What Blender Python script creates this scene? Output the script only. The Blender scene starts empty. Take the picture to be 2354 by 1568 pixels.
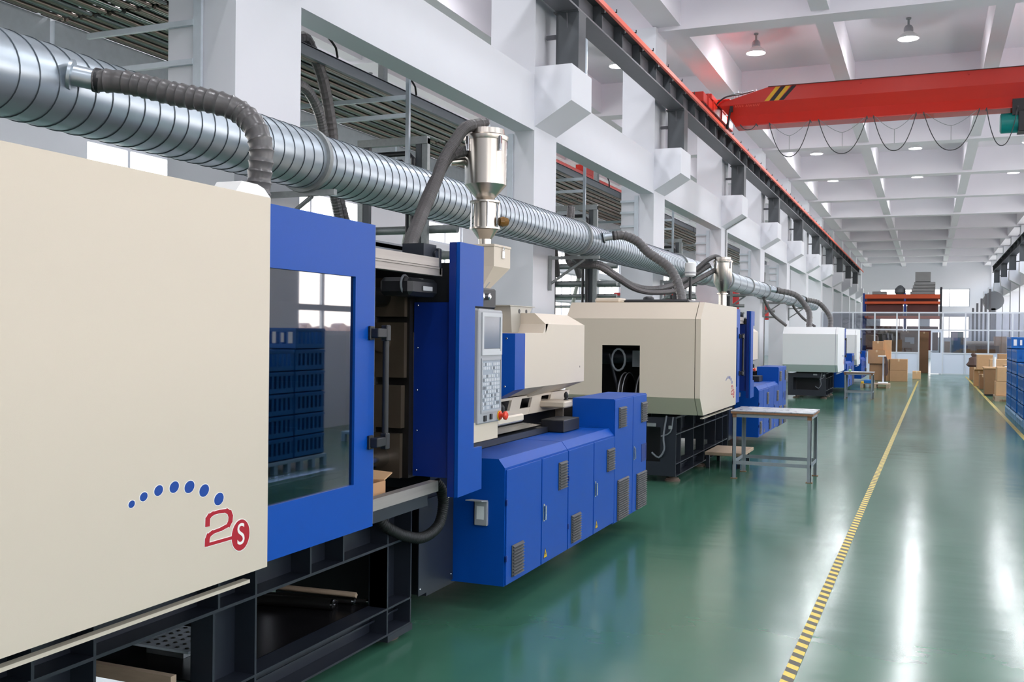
import bpy, bmesh, math, random
from mathutils import Vector, Matrix
random.seed(7)
SC = bpy.context.scene
COL = SC.collection
PI = math.pi

# ------------------------------------------------------------ camera
R = ((0.92393903, -0.0130879, 0.3823158), (0.38238094, 0.00280279, -0.92400052), (0.01102167, 0.99991042, 0.00759417))
cam_d = bpy.data.cameras.new('camera')
cam = bpy.data.objects.new('camera', cam_d)
COL.objects.link(cam)
cam_d.sensor_width = 36.0
cam_d.lens = 2307.7 / 2354 * 36.0
cam_d.clip_end = 400
m = Matrix((R[0], R[1], R[2])).to_4x4()
m.translation = (0, 0, 1.6)
cam.matrix_world = m
SC.camera = cam

# ------------------------------------------------------------ world: hazy evening sky
SKY = 5.5
w = bpy.data.worlds.new('sky')
SC.world = w
w.use_nodes = True
nt = w.node_tree
nt.nodes.clear()
out = nt.nodes.new('ShaderNodeOutputWorld')
bg = nt.nodes.new('ShaderNodeBackground')
tc = nt.nodes.new('ShaderNodeTexCoord')
sx = nt.nodes.new('ShaderNodeSeparateXYZ')
rp = nt.nodes.new('ShaderNodeValToRGB')
rp.color_ramp.elements[0].position = 0.0
rp.color_ramp.elements[0].color = (0.50, 0.47, 0.45, 1)
rp.color_ramp.elements[1].position = 1.0
rp.color_ramp.elements[1].color = (0.55, 0.66, 0.86, 1)
e = rp.color_ramp.elements.new(0.49); e.color = (0.60, 0.54, 0.52, 1)
e = rp.color_ramp.elements.new(0.505); e.color = (1.0, 0.84, 0.79, 1)
e = rp.color_ramp.elements.new(0.62); e.color = (0.90, 0.89, 0.96, 1)
mr = nt.nodes.new('ShaderNodeMapRange')
mr.inputs['From Min'].default_value = -1
nt.links.new(tc.outputs['Generated'], sx.inputs[0])
nt.links.new(sx.outputs['Z'], mr.inputs['Value'])
nt.links.new(mr.outputs[0], rp.inputs[0])
nt.links.new(rp.outputs[0], bg.inputs[0])
bg.inputs[1].default_value = SKY
nt.links.new(bg.outputs[0], out.inputs[0])

SC.view_settings.view_transform = 'Standard'
SC.view_settings.look = 'None'
SC.view_settings.exposure = 0.46
SC.view_settings.gamma = 1.0
SC.view_settings.use_curve_mapping = False
SC.cycles.max_bounces = 10
SC.cycles.diffuse_bounces = 6
SC.cycles.glossy_bounces = 4
SC.cycles.transparent_max_bounces = 12
SC.cycles.sample_clamp_indirect = 6.0
SC.cycles.caustics_reflective = False
SC.cycles.caustics_refractive = False
SC.cycles.use_denoising = True

LAMP_W = 62.0
FAR = 84.0

def area(name, loc, size, size_y, direction, power, color):
    l = bpy.data.lights.new(name, 'AREA')
    l.shape = 'RECTANGLE'; l.size = size; l.size_y = size_y
    l.energy = power; l.color = color
    o = bpy.data.objects.new(name, l)
    COL.objects.link(o)
    o.location = loc
    o.rotation_euler = Vector(direction).to_track_quat('-Z', 'Y').to_euler()
    return o

YC = [0.22, 6.22, 12.05, 17.95, 24.3, 30.35, 36.35, 42.35, 48.4, 54.4, 60.4, 66.4, 72.4, 78.4]
# portals at the window openings guide the daylight of the sky in (they give off no light of their own)
def portal_light(loc, sx_, sy_, d):
    o = area('window_portal', loc, sx_, sy_, d, 1.0, (1, 1, 1)); o.data.cycles.is_portal = True
for i in range(len(YC) - 1):
    a_, b_ = YC[i] + .55, YC[i + 1] - .55
    portal_light((4.97, (a_ + b_) / 2, 2.92), b_ - a_, 2.75, (-1, 0, 0))
    portal_light((4.97, (a_ + b_) / 2, 6.0), b_ - a_, 1.4, (-1, 0, 0))
    portal_light((-13.93, (a_ + b_) / 2 + .6, 3.6), 3.4, 5.2, (1, 0, 0))
portal_light((.5, FAR + .2, 3.5), 9.0, 4.0, (0, -1, 0))

# ------------------------------------------------------------ materials
def srgb(r, g, b):
    f = lambda c: (c / 255 / 12.92) if c / 255 <= 0.04045 else ((c / 255 + 0.055) / 1.055) ** 2.4
    return (f(r), f(g), f(b), 1)

MATS = {}
def mat(name, rgb, rough=0.5, metal=0.0, noise=0.0, scale=40.0, bump=0.0, coat=0.0, rvar=0.0, stretch=None, spec=None, emit=0.0):
    if name in MATS: return MATS[name]
    mt = bpy.data.materials.new(name); mt.use_nodes = True
    n = mt.node_tree; b = n.nodes['Principled BSDF']
    c = srgb(*rgb)
    b.inputs['Base Color'].default_value = c
    b.inputs['Roughness'].default_value = rough
    b.inputs['Metallic'].default_value = metal
    if spec is not None: b.inputs['Specular IOR Level'].default_value = spec
    if coat: b.inputs['Coat Weight'].default_value = coat
    if emit:
        b.inputs['Emission Color'].default_value = c
        b.inputs['Emission Strength'].default_value = emit
    tcn = n.nodes.new('ShaderNodeTexCoord')
    mp = n.nodes.new('ShaderNodeMapping')
    if stretch: mp.inputs['Scale'].default_value = stretch
    nz = n.nodes.new('ShaderNodeTexNoise'); nz.inputs['Scale'].default_value = scale; nz.inputs['Detail'].default_value = 4
    n.links.new(tcn.outputs['Object'], mp.inputs[0]); n.links.new(mp.outputs[0], nz.inputs['Vector'])
    if noise:
        mx = n.nodes.new('ShaderNodeMix'); mx.data_type = 'RGBA'
        mx.inputs['A'].default_value = tuple(max(0, x * (1 - noise)) for x in c[:3]) + (1,)
        mx.inputs['B'].default_value = tuple(min(1, x * (1 + noise)) for x in c[:3]) + (1,)
        n.links.new(nz.outputs['Fac'], mx.inputs['Factor']); n.links.new(mx.outputs['Result'], b.inputs['Base Color'])
    if rvar:
        m2 = n.nodes.new('ShaderNodeMapRange')
        m2.inputs['To Min'].default_value = max(0, rough - rvar); m2.inputs['To Max'].default_value = rough + rvar
        n.links.new(nz.outputs['Fac'], m2.inputs['Value']); n.links.new(m2.outputs[0], b.inputs['Roughness'])
    if bump:
        bp = n.nodes.new('ShaderNodeBump'); bp.inputs['Strength'].default_value = bump; bp.inputs['Distance'].default_value = 0.01
        n.links.new(nz.outputs['Fac'], bp.inputs['Height']); n.links.new(bp.outputs[0], b.inputs['Normal'])
    MATS[name] = mt
    return mt

M_wall = mat('white_plaster', (222, 223, 229), .75, noise=.015, scale=3, bump=.02)
M_ceil = mat('ceiling_paint', (232, 228, 234), .8, noise=.02, scale=1.5)
M_cream = mat('cream_powder_coat', (205, 191, 173), .42, noise=.02, scale=500, bump=.05)
M_cream2 = mat('pale_grey_powder_coat', (224, 226, 226), .42, noise=.02, scale=500, bump=.05)
M_blue = mat('blue_powder_coat', (0, 70, 158), .4, noise=.2, scale=420, bump=.12, spec=.25)
M_blued = mat('dark_blue_paint', (2, 38, 116), .4, noise=.1, scale=300)
M_frame = mat('dark_slate_paint', (30, 34, 43), .42, noise=.12, scale=12)
M_black = mat('black_plastic', (22, 23, 27), .45)
M_dark = mat('oily_black_iron', (28, 26, 25), .4, metal=.3, noise=.4, scale=6)
M_iron = mat('bronzed_platen_iron', (92, 80, 68), .38, metal=.5, noise=.45, scale=5, rvar=.15)
M_steel = mat('brushed_steel', (198, 196, 192), .3, metal=1, noise=.1, scale=30, rvar=.1, stretch=(1, .05, 1))
M_steelv = mat('stainless_sheet', (204, 196, 186), .27, metal=1, noise=.05, scale=14, stretch=(1, 1, .08))
M_galv = mat('galvanized_sheet', (186, 196, 204), .34, metal=.82, noise=.05, scale=3)
M_galvd = mat('dull_galvanized_steel', (150, 154, 154), .5, metal=.55, noise=.2, scale=30)
M_chrome = mat('chrome', (225, 225, 228), .12, metal=1)
M_grey = mat('grey_panel_paint', (160, 160, 163), .45)
M_greyd = mat('mid_grey_paint', (112, 116, 122), .5, noise=.05, scale=20)
M_girder = mat('girder_grey_paint', (98, 98, 103), .5, noise=.08, scale=8)
M_post = mat('charcoal_grey_paint', (72, 76, 80), .5, noise=.06, scale=8)
M_red = mat('crane_red_paint', (206, 40, 20), .36, noise=.06, scale=3, coat=.15)
M_redrail = mat('conductor_red_plastic', (236, 96, 72), .5)
M_hose = mat('grey_ribbed_hose', (92, 90, 90), .3, noise=.06, scale=20)
M_hosed = mat('dark_wire_hose', (84, 80, 80), .42, noise=.1, scale=20)
M_cable = mat('dark_cable', (60, 62, 64), .5)
M_rub = mat('black_rubber', (18, 18, 18), .6)
M_foot = mat('rusty_brown_rubber', (104, 84, 72), .7, noise=.2, scale=40)
M_card = mat('brown_cardboard', (188, 144, 104), .8, noise=.07, scale=9)
M_card2 = mat('tan_cardboard', (206, 164, 122), .8, noise=.07, scale=9)
M_cardd = mat('dark_cardboard', (150, 112, 80), .8, noise=.08, scale=9)
M_tape = mat('packing_tape', (214, 184, 146), .35)
M_crate = mat('blue_crate_plastic', (12, 100, 176), .4, noise=.1, scale=3)
M_pallet = mat('pale_blue_pallet_plastic', (134, 172, 206), .5)
M_wood = mat('pallet_wood', (176, 152, 128), .8, noise=.15, scale=14, stretch=(1, 8, 8))
M_white = mat('white_label', (232, 232, 230), .5)
M_alu = mat('white_aluminium_profile', (206, 210, 218), .35, metal=.2)
M_panel = mat('pale_partition_panel', (206, 212, 226), .5)
M_yel = mat('yellow_paint', (228, 182, 40), .5)
M_orange = mat('orange_rack_beam', (206, 82, 36), .5)
M_rackblue = mat('rack_blue_paint', (30, 60, 140), .5)
M_teal = mat('hoist_teal_paint', (0, 128, 122), .4)
M_logo_b = mat('logo_blue', (14, 64, 146), .4)
M_logo_r = mat('logo_red', (170, 22, 40), .4)
M_logo_w = mat('logo_outline', (236, 232, 226), .5)
M_vent = mat('vent_grey_plastic', (68, 68, 68), .5)
M_rust = mat('rusty_steel_edge', (130, 92, 64), .7, noise=.35, scale=40)
M_ttop = mat('worn_steel_sheet', (196, 200, 206), .3, metal=.8, noise=.12, scale=12, rvar=.12)
M_tframe = mat('grey_angle_steel', (140, 146, 150), .5, metal=.3, noise=.1, scale=25)
M_screen = mat('display_glass', (106, 114, 126), .15)
M_key = mat('key_white', (196, 197, 202), .5)
M_estop = mat('red_button', (222, 60, 34), .35)
M_tray = mat('dark_tray', (34, 32, 34), .25, metal=.5)
M_sheet = mat('grey_sheet_stack', (150, 150, 150), .5, noise=.1, scale=5)
M_warm = mat('brown_chair_fabric', (86, 66, 60), .8)
M_machred = mat('red_machine_paint', (220, 60, 60), .45)
M_purple = mat('purple_tape', (120, 30, 150), .5)
M_rpipe = mat('brownish_pipe_steel', (176, 158, 146), .35, metal=.6, noise=.15, scale=20)
M_rsheet = mat('dark_brown_sheet', (52, 44, 40), .8)
M_chute = mat('matt_steel_sheet', (176, 172, 162), .5, metal=.4, noise=.05, scale=10)
M_maroon = mat('maroon_wrap', (96, 46, 42), .5, noise=.15, scale=2)
M_galvl = mat('bright_zinc_sheet', (206, 214, 222), .4, metal=.1, noise=.12, scale=14)
M_railal = mat('scuffed_rail_steel', (168, 160, 154), .5, metal=.7, noise=.2, scale=12, stretch=(1, .1, 4))
M_bezel = mat('light_grey_bezel', (190, 190, 192), .45)
M_seam = mat('dark_seam_steel', (84, 92, 98), .4, metal=.8)  # darker steel for the spiral seams of the duct

def glass(name, rgb, alpha, rough=0.02):
    mt = bpy.data.materials.new(name); mt.use_nodes = True
    n = mt.node_tree; n.nodes.clear()
    o = n.nodes.new('ShaderNodeOutputMaterial')
    tr = n.nodes.new('ShaderNodeBsdfTransparent'); tr.inputs[0].default_value = srgb(*rgb)
    gl = n.nodes.new('ShaderNodeBsdfGlossy'); gl.inputs['Roughness'].default_value = rough
    fr = n.nodes.new('ShaderNodeLayerWeight'); fr.inputs[0].default_value = .5
    pw = n.nodes.new('ShaderNodeMath'); pw.operation = 'POWER'; pw.inputs[1].default_value = 5
    n.links.new(fr.outputs['Facing'], pw.inputs[0]); fr = pw
    ad = n.nodes.new('ShaderNodeMath'); ad.operation = 'ADD'; ad.inputs[1].default_value = alpha; ad.use_clamp = True
    mx = n.nodes.new('ShaderNodeMixShader')
    n.links.new(fr.outputs[0], ad.inputs[0]); n.links.new(ad.outputs[0], mx.inputs[0])
    n.links.new(tr.outputs[0], mx.inputs[1]); n.links.new(gl.outputs[0], mx.inputs[2]); n.links.new(mx.outputs[0], o.inputs[0])
    MATS[name] = mt
    return mt
M_glass = glass('clear_glass', (246, 250, 250), .03)
M_tint = glass('tinted_door_glass', (122, 132, 150), .26)
M_pglass = glass('partition_glass', (212, 214, 220), .14)
M_sight = glass('sight_glass', (210, 205, 190), .15)

def lampmat():
    mt = bpy.data.materials.new('lamp_glow'); mt.use_nodes = True
    b = mt.node_tree.nodes['Principled BSDF']
    b.inputs['Emission Color'].default_value = (0.93, 0.95, 1, 1); b.inputs['Emission Strength'].default_value = 5
    return mt
M_lamp = lampmat()

def floormat():
    mt = bpy.data.materials.new('green_epoxy'); mt.use_nodes = True
    n = mt.node_tree; b = n.nodes['Principled BSDF']
    tcn = n.nodes.new('ShaderNodeTexCoord')
    nz = n.nodes.new('ShaderNodeTexNoise'); nz.inputs['Scale'].default_value = .9; nz.inputs['Detail'].default_value = 6
    mp = n.nodes.new('ShaderNodeMapping'); mp.inputs['Scale'].default_value = (1.5, .6, 1)
    n.links.new(tcn.outputs['Object'], mp.inputs[0]); n.links.new(mp.outputs[0], nz.inputs['Vector'])
    mx = n.nodes.new('ShaderNodeMix'); mx.data_type = 'RGBA'
    mx.inputs['A'].default_value = srgb(52, 96, 76); mx.inputs['B'].default_value = srgb(70, 116, 94)
    n.links.new(nz.outputs['Fac'], mx.inputs['Factor']); n.links.new(mx.outputs['Result'], b.inputs['Base Color'])
    m2 = n.nodes.new('ShaderNodeMapRange'); m2.inputs['To Min'].default_value = .10; m2.inputs['To Max'].default_value = .26
    n.links.new(nz.outputs['Fac'], m2.inputs['Value']); n.links.new(m2.outputs[0], b.inputs['Roughness'])
    nb = n.nodes.new('ShaderNodeTexNoise'); nb.inputs['Scale'].default_value = 2.2; nb.inputs['Detail'].default_value = 2
    mb = n.nodes.new('ShaderNodeMapping'); mb.inputs['Scale'].default_value = (.55, 1.5, 1)
    n.links.new(tcn.outputs['Object'], mb.inputs[0]); n.links.new(mb.outputs[0], nb.inputs['Vector'])
    bp = n.nodes.new('ShaderNodeBump'); bp.inputs['Strength'].default_value = .28; bp.inputs['Distance'].default_value = .01
    n.links.new(nb.outputs['Fac'], bp.inputs['Height']); n.links.new(bp.outputs[0], b.inputs['Normal'])
    return mt
M_floor = floormat()

def hazardmat():
    mt = bpy.data.materials.new('black_yellow_floor_tape'); mt.use_nodes = True
    n = mt.node_tree; b = n.nodes['Principled BSDF']; b.inputs['Roughness'].default_value = .45
    tcn = n.nodes.new('ShaderNodeTexCoord'); s = n.nodes.new('ShaderNodeSeparateXYZ')
    n.links.new(tcn.outputs['Object'], s.inputs[0])
    a = n.nodes.new('ShaderNodeMath'); a.operation = 'MULTIPLY_ADD'; a.inputs[1].default_value = .8
    n.links.new(s.outputs['X'], a.inputs[0]); n.links.new(s.outputs['Y'], a.inputs[2])
    d = n.nodes.new('ShaderNodeMath'); d.operation = 'MULTIPLY'; d.inputs[1].default_value = 1 / .125
    f = n.nodes.new('ShaderNodeMath'); f.operation = 'FRACT'
    g = n.nodes.new('ShaderNodeMath'); g.operation = 'GREATER_THAN'; g.inputs[1].default_value = .5
    n.links.new(a.outputs[0], d.inputs[0]); n.links.new(d.outputs[0], f.inputs[0]); n.links.new(f.outputs[0], g.inputs[0])
    mx = n.nodes.new('ShaderNodeMix'); mx.data_type = 'RGBA'
    mx.inputs['A'].default_value = srgb(80, 76, 62); mx.inputs['B'].default_value = srgb(232, 204, 84)
    n.links.new(g.outputs[0], mx.inputs['Factor']); n.links.new(mx.outputs['Result'], b.inputs['Base Color'])
    return mt
M_haz = hazardmat()

# ------------------------------------------------------------ mesh helpers
class MB:
    def __init__(s): s.v = []; s.f = []; s.sm = []
    def add(s, vs, fs, smooth=False):
        n = len(s.v); s.v += [tuple(map(float, p)) for p in vs]
        for f in fs: s.f.append(tuple(i + n for i in f)); s.sm.append(smooth)
        return s
    def box(s, x0, x1, y0, y1, z0, z1):
        vs = [(x, y, z) for x in (x0, x1) for y in (y0, y1) for z in (z0, z1)]
        return s.add(vs, [(0, 1, 3, 2), (4, 6, 7, 5), (0, 4, 5, 1), (2, 3, 7, 6), (0, 2, 6, 4), (1, 5, 7, 3)])
    def bbox(s, x0, x1, y0, y1, z0, z1, b=.004):   # box with small chamfered edges (all twelve)
        bm = bmesh.new(); bmesh.ops.create_cube(bm, size=1)
        for v in bm.verts: v.co = (x0 + (v.co.x + .5) * (x1 - x0), y0 + (v.co.y + .5) * (y1 - y0), z0 + (v.co.z + .5) * (z1 - z0))
        bmesh.ops.bevel(bm, geom=bm.edges[:], offset=b, segments=1, affect='EDGES')
        bm.verts.index_update()
        s.add([v.co[:] for v in bm.verts], [[v.index for v in f.verts] for f in bm.faces]); bm.free(); return s
    def prism(s, poly, axis, a, b):
        n = len(poly)
        def P(p, t): return {'x': (t, p[0], p[1]), 'y': (p[0], t, p[1]), 'z': (p[0], p[1], t)}[axis]
        vs = [P(p, a) for p in poly] + [P(p, b) for p in poly]
        fs = [tuple(range(n)), tuple(range(2 * n - 1, n - 1, -1))] + [(i, n + i, n + (i + 1) % n, (i + 1) % n) for i in range(n)]
        return s.add(vs, fs)
    def cyl(s, p0, p1, r0, r1=None, n=20, caps=True):
        r1 = r0 if r1 is None else r1
        return s.lathe(p0, Vector(p1) - Vector(p0), [(0, r0), (1, r1)], n, caps, unit=True)
    def lathe(s, org, axis, prof, n=24, caps=True, unit=False, smooth=True):
        org = Vector(org); ax = Vector(axis); L = ax.length if unit else 1.0; ax = ax.normalized()
        t = Vector((0, 0, 1)) if abs(ax.z) < .9 else Vector((1, 0, 0))
        u = ax.cross(t).normalized(); v = ax.cross(u)
        vs = []; k = len(prof)
        for h, r in prof:
            for i in range(n):
                a = 2 * PI * i / n
                vs.append(org + ax * (h * L) + (u * math.cos(a) + v * math.sin(a)) * r)
        fs = [(j * n + i, j * n + (i + 1) % n, (j + 1) * n + (i + 1) % n, (j + 1) * n + i) for j in range(k - 1) for i in range(n)]
        s.add(vs, fs, smooth)
        if caps:
            c0 = len(s.v)
            s.add([v for v in vs[:n]], [tuple(range(n))]); s.add([v for v in vs[-n:]], [tuple(range(n - 1, -1, -1))])
        return s
    def tube(s, pts, r, n=10, closed=False, caps=True):
        pts = [Vector(p) for p in pts]; k = len(pts); vs = []; up = None
        rr = r if isinstance(r, (list, tuple)) else [r] * k
        for i, p in enumerate(pts):
            d = (pts[(i + 1) % k] - pts[i - 1]) if closed else (pts[min(i + 1, k - 1)] - pts[max(i - 1, 0)])
            d.normalize()
            if up is None: up = d.cross(Vector((0, 0, 1)) if abs(d.z) < .9 else Vector((1, 0, 0))).normalized()
            up = (up - d * up.dot(d)).normalized(); w_ = d.cross(up)
            for j in range(n):
                a = 2 * PI * j / n; vs.append(p + (up * math.cos(a) + w_ * math.sin(a)) * rr[i])
        kk = k if closed else k - 1
        fs = [(i * n + j, i * n + (j + 1) % n, ((i + 1) % k) * n + (j + 1) % n, ((i + 1) % k) * n + j) for i in range(kk) for j in range(n)]
        s.add(vs, fs, True)
        if caps and not closed: s.add(vs[:n], [tuple(range(n))]); s.add(vs[-n:], [tuple(range(n - 1, -1, -1))])
        return s
    def frame_y(s, x0, x1, y0, y1, z0, z1, b):   # rectangular frame in the YZ plane
        s.box(x0, x1, y0, y1, z1 - b, z1); s.box(x0, x1, y0, y1, z0, z0 + b)
        s.box(x0, x1, y0, y0 + b, z0 + b, z1 - b); s.box(x0, x1, y1 - b, y1, z0 + b, z1 - b); return s
    def build(s, name, material, parent=None, origin=None, **props):
        me = bpy.data.meshes.new(name)
        o = parent
        if parent is not None: org = Vector(parent['_o'])
        elif origin is not None: org = Vector(origin)
        else:
            xs = [p[0] for p in s.v]; ys = [p[1] for p in s.v]; zs = [p[2] for p in s.v]
            org = Vector(((min(xs) + max(xs)) / 2, (min(ys) + max(ys)) / 2, min(zs)))
        me.from_pydata([(p[0] - org.x, p[1] - org.y, p[2] - org.z) for p in s.v], [], s.f)
        bm = bmesh.new(); bm.from_mesh(me); bmesh.ops.recalc_face_normals(bm, faces=bm.faces)
        if any(s.sm):
            for f, q in zip(bm.faces, s.sm): f.smooth = q
            for ed in bm.edges:
                if len(ed.link_faces) != 2 or ed.calc_face_angle(0) > .5: ed.smooth = False
        bm.to_mesh(me); bm.free()
        me.materials.append(material)
        ob = bpy.data.objects.new(name, me); COL.objects.link(ob)
        if parent is not None: ob.parent = parent
        else: ob.location = org
        ob['_o'] = tuple(org)
        for k, v in props.items(): ob[k] = v
        return ob

def resample(pts, step):
    P = [Vector(p) for p in pts]; Q = []
    for i in range(len(P) - 1):
        p0, p1, p2, p3 = P[max(i - 1, 0)], P[i], P[i + 1], P[min(i + 2, len(P) - 1)]
        n = max(2, int((p2 - p1).length / step))
        for k in range(n):
            t = k / n
            Q.append(.5 * ((2 * p1) + (p2 - p0) * t + (2 * p0 - 5 * p1 + 4 * p2 - p3) * t * t + (3 * p1 - p0 - 3 * p2 + p3) * t ** 3))
    Q.append(P[-1]); return Q

def thing(name, label, cat, loc=(0, 0, 0), group=None):
    o = bpy.data.objects.new(name, None); COL.objects.link(o); o.empty_display_size = .2
    o.location = loc; o['_o'] = tuple(loc); o['label'] = label; o['category'] = cat
    if group: o['group'] = group
    return o
def tag(o, label, cat, group=None):
    o['label'] = label; o['category'] = cat
    if group: o['group'] = group
    return o
def copy_thing(o, dx=0, dy=0, dz=0, label=None, parent=None):
    c = o.copy(); COL.objects.link(c)
    if parent is None: c.location = Vector(o.location) + Vector((dx, dy, dz)); c['_o'] = tuple(c.location)
    else: c.parent = parent
    if label: c['label'] = label
    for ch in list(o.children): copy_thing(ch, parent=c)
    return c
def struct(o): o['kind'] = 'structure'; return o
def sempty(name, loc=(0, 0, 0)):
    o = bpy.data.objects.new(name, None); COL.objects.link(o); o.location = loc; o['_o'] = tuple(loc); o['kind'] = 'structure'; return o
ORD = ['nearest', 'second', 'third', 'fourth', 'fifth', 'sixth', 'seventh', 'eighth', 'ninth', 'tenth', 'eleventh', 'twelfth', 'thirteenth', 'fourteenth']
FAR = 84.0

# ------------------------------------------------------------ setting
struct(MB().box(-14.1, 5.2, -6, FAR + .3, -.1, 0).build('floor', M_floor, origin=(0, 0, 0)))
ceiling = sempty('ceiling', (0, 0, 7.85))
MB().box(-14.1, 5.2, -6, FAR + .3, 7.85, 8.05).build('slab', M_ceil, ceiling)
for y in [-3.4] + YC:
    MB().box(-13.9, 4.75, y - .25, y + .25, 7.05, 7.85).build('beam', M_ceil, ceiling)
for x0, x1 in ((-13.88, -13.6), (-11.0, -10.7), (-7.9, -7.6), (-4.62, -4.14), (-1.9, -1.6), (.98, 1.27), (3.9, 4.4)):
    MB().box(x0, x1, -5.9, FAR, 7.12, 7.848).build('beam', M_ceil, ceiling)

wl = sempty('wall_left', (-4.8, 0, 0))
wr = sempty('wall_right', (4.7, 0, 0))
def colrow(parent, s, xf, xk, first):
    # s = -1 left row (hall side faces +X), +1 right row
    back = xf + s * .6
    for i, y in enumerate(YC):
        if i < first: continue
        c = MB().box(min(xf, back), max(xf, back), y - .4, y + .4, 0, 7.1).build('column', M_wall, parent)
        poly = [(xf, 4.18), (xk, 4.47), (xk, 4.92), (xf, 4.92)]
        MB().prism(poly, 'y', y - .395, y + .395).build('corbel', M_wall, c)
    for i in range(len(YC) - 1):
        if i + 1 < first: continue
        tb0, tb1 = (xf - .27, xf - .005) if s < 0 else (xf + .005, xf + .27)
        MB().box(tb0, tb1, YC[i] + .4, YC[i + 1] - .4, 4.13, 4.82).build('tie_beam', M_wall, parent)
colrow(wl, -1, -4.55, -4.07, 0)
colrow(wr, 1, 4.1, 3.62, 0)
MB().box(-4.82, -4.555, -5.9, YC[0] - .4, 4.13, 4.82).build('tie_beam', M_wall, wl)

# outer walls with window openings
def outer_wall(name, x, thick, bands, win, lo, hi):
    w_ = sempty(name, (x, 0, 0))
    ys = [-6.0] + YC + [FAR]
    zs = [0]
    for a, b in bands: zs += [a, b]
    zs.append(7.9)
    for k in range(0, len(zs), 2):
        MB().box(x, x + thick, -6, FAR, zs[k], zs[k + 1]).build('wall_band', M_wall, w_)
    for (a, b) in bands:
        for j, y in enumerate(ys):
            MB().box(x + .002, x + thick - .002, y - lo, y + hi, a, b).build('wall_pier', M_wall, w_)
    n = 0
    for j in range(len(ys) - 1):
        for (a, b) in bands:
            n += 1
            y0, y1 = ys[j] + hi, ys[j + 1] - lo
            if y1 - y0 < 1: continue
            wd = sempty('window_%d' % (n + win), (x, (y0 + y1) / 2, a))
            xm = x + thick / 2
            fr = MB().frame_y(xm - .03, xm + .03, y0, y1, a, b, .06)
            nm = 3 if b - a > 1 else 4
            for q in range(1, nm):
                yy = y0 + (y1 - y0) * q / nm; fr.box(xm - .025, xm + .025, yy - .035, yy + .035, a + .06, b - .06)
            if b - a > 1.6:
                zz = a + (.16 if b - a > 2 else .36) * (b - a); fr.box(xm - .026, xm + .026, y0 + .06, y1 - .06, zz - .05, zz + .05)
            fr.build('window_frame', M_alu, wd)
            MB().box(xm - .004, xm + .004, y0 + .05, y1 - .05, a + .05, b - .05).build('pane', M_glass, wd)
    return w_
outer_wall('wall_outer_left', -14.1, .2, [(1.0, 2.95), (3.1, 4.15), (4.35, 6.2)], 0, 1.0, 1.62)
outer_wall('wall_outer_right', 4.75, .2, [(1.55, 4.3), (5.3, 6.7)], 100, .55, .55)
# end wall with windows
we = sempty('wall_end', (0, FAR, 0))
MB().box(-14.1, 5.2, FAR, FAR + .25, 0, 1.6).build('wall_band', M_wall, we)
MB().box(-14.1, 5.2, FAR, FAR + .25, 3.3, 4.0).build('wall_band', M_wall, we)
MB().box(-14.1, 5.2, FAR, FAR + .25, 5.4, 7.9).build('wall_band', M_wall, we)
for x0, x1 in ((-14.1, -8.6), (-5.4, -3.5), (-.6, .1), (2.95, 5.2)):
    for a, b in ((1.6, 3.3), (4.0, 5.4)):
        MB().box(x0, x1, FAR + .002, FAR + .248, a, b).build('wall_pier', M_wall, we)
k = 300
for x0, x1 in ((-8.6, -5.4), (-3.5, -.6), (.1, 2.95)):
    for a, b in ((1.6, 3.3), (4.0, 5.4)):
        k += 1
        wd = sempty('window_%d' % k, ((x0 + x1) / 2, FAR, a))
        f = MB(); f.box(x0, x1, FAR + .1, FAR + .15, a, a + .06).box(x0, x1, FAR + .1, FAR + .15, b - .06, b)
        for xx in (x0, (x0 + x1) / 2 - .03, x1 - .06): f.box(xx, xx + .06, FAR + .1, FAR + .15, a + .06, b - .06)
        f.build('window_frame', M_alu, wd)
        MB().box(x0 + .05, x1 - .05, FAR + .12, FAR + .13, a + .05, b - .05).build('pane', M_glass, wd)
wb = struct(MB().box(-14.1, 5.2, -6.2, -6.0, 0, 8).build('wall_back', M_wall))

hg = MB(); yy = -60
while yy < 260:
    q = 3 + random.random() * 3.0; hh_ = 2.6 + random.random() * 1.4
    hg.prism([(yy, -1), (yy + q, -1), (yy + q, hh_ * .8), (yy + q * .6, hh_), (yy + q * .3, hh_ * .9)], 'x', 150, 153); yy += q
hg = hg.build('tree_line', mat('hazy_foliage', (150, 130, 130), .9)); hg['kind'] = 'stuff'; hg['label'] = 'hazy distant tree line mirrored in the machine door window'; hg['category'] = 'trees'
# floor tape
def tape(x0, y0, x1, y1, wdt, label):
    o = MB().add([(x0 - wdt, y0, .0), (x0 + wdt, y0, .0), (x1 + wdt, y1, .0), (x1 - wdt, y1, .0), (x0 - wdt, y0, .003), (x0 + wdt, y0, .003), (x1 + wdt, y1, .003), (x1 - wdt, y1, .003)],
                 [(0, 1, 2, 3), (4, 5, 6, 7), (0, 1, 5, 4), (1, 2, 6, 5), (2, 3, 7, 6), (3, 0, 4, 7)]).build('floor_tape', M_haz)
    return tag(o, label, 'floor marking')
tape(-.60, 2.6, -.30, 40.0, .029, 'long black and yellow striped tape down the floor beside the machines')
tape(1.46, 15.0, 1.5, 46.0, .035, 'yellow striped floor tape in front of the blue crates on the right')

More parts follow.
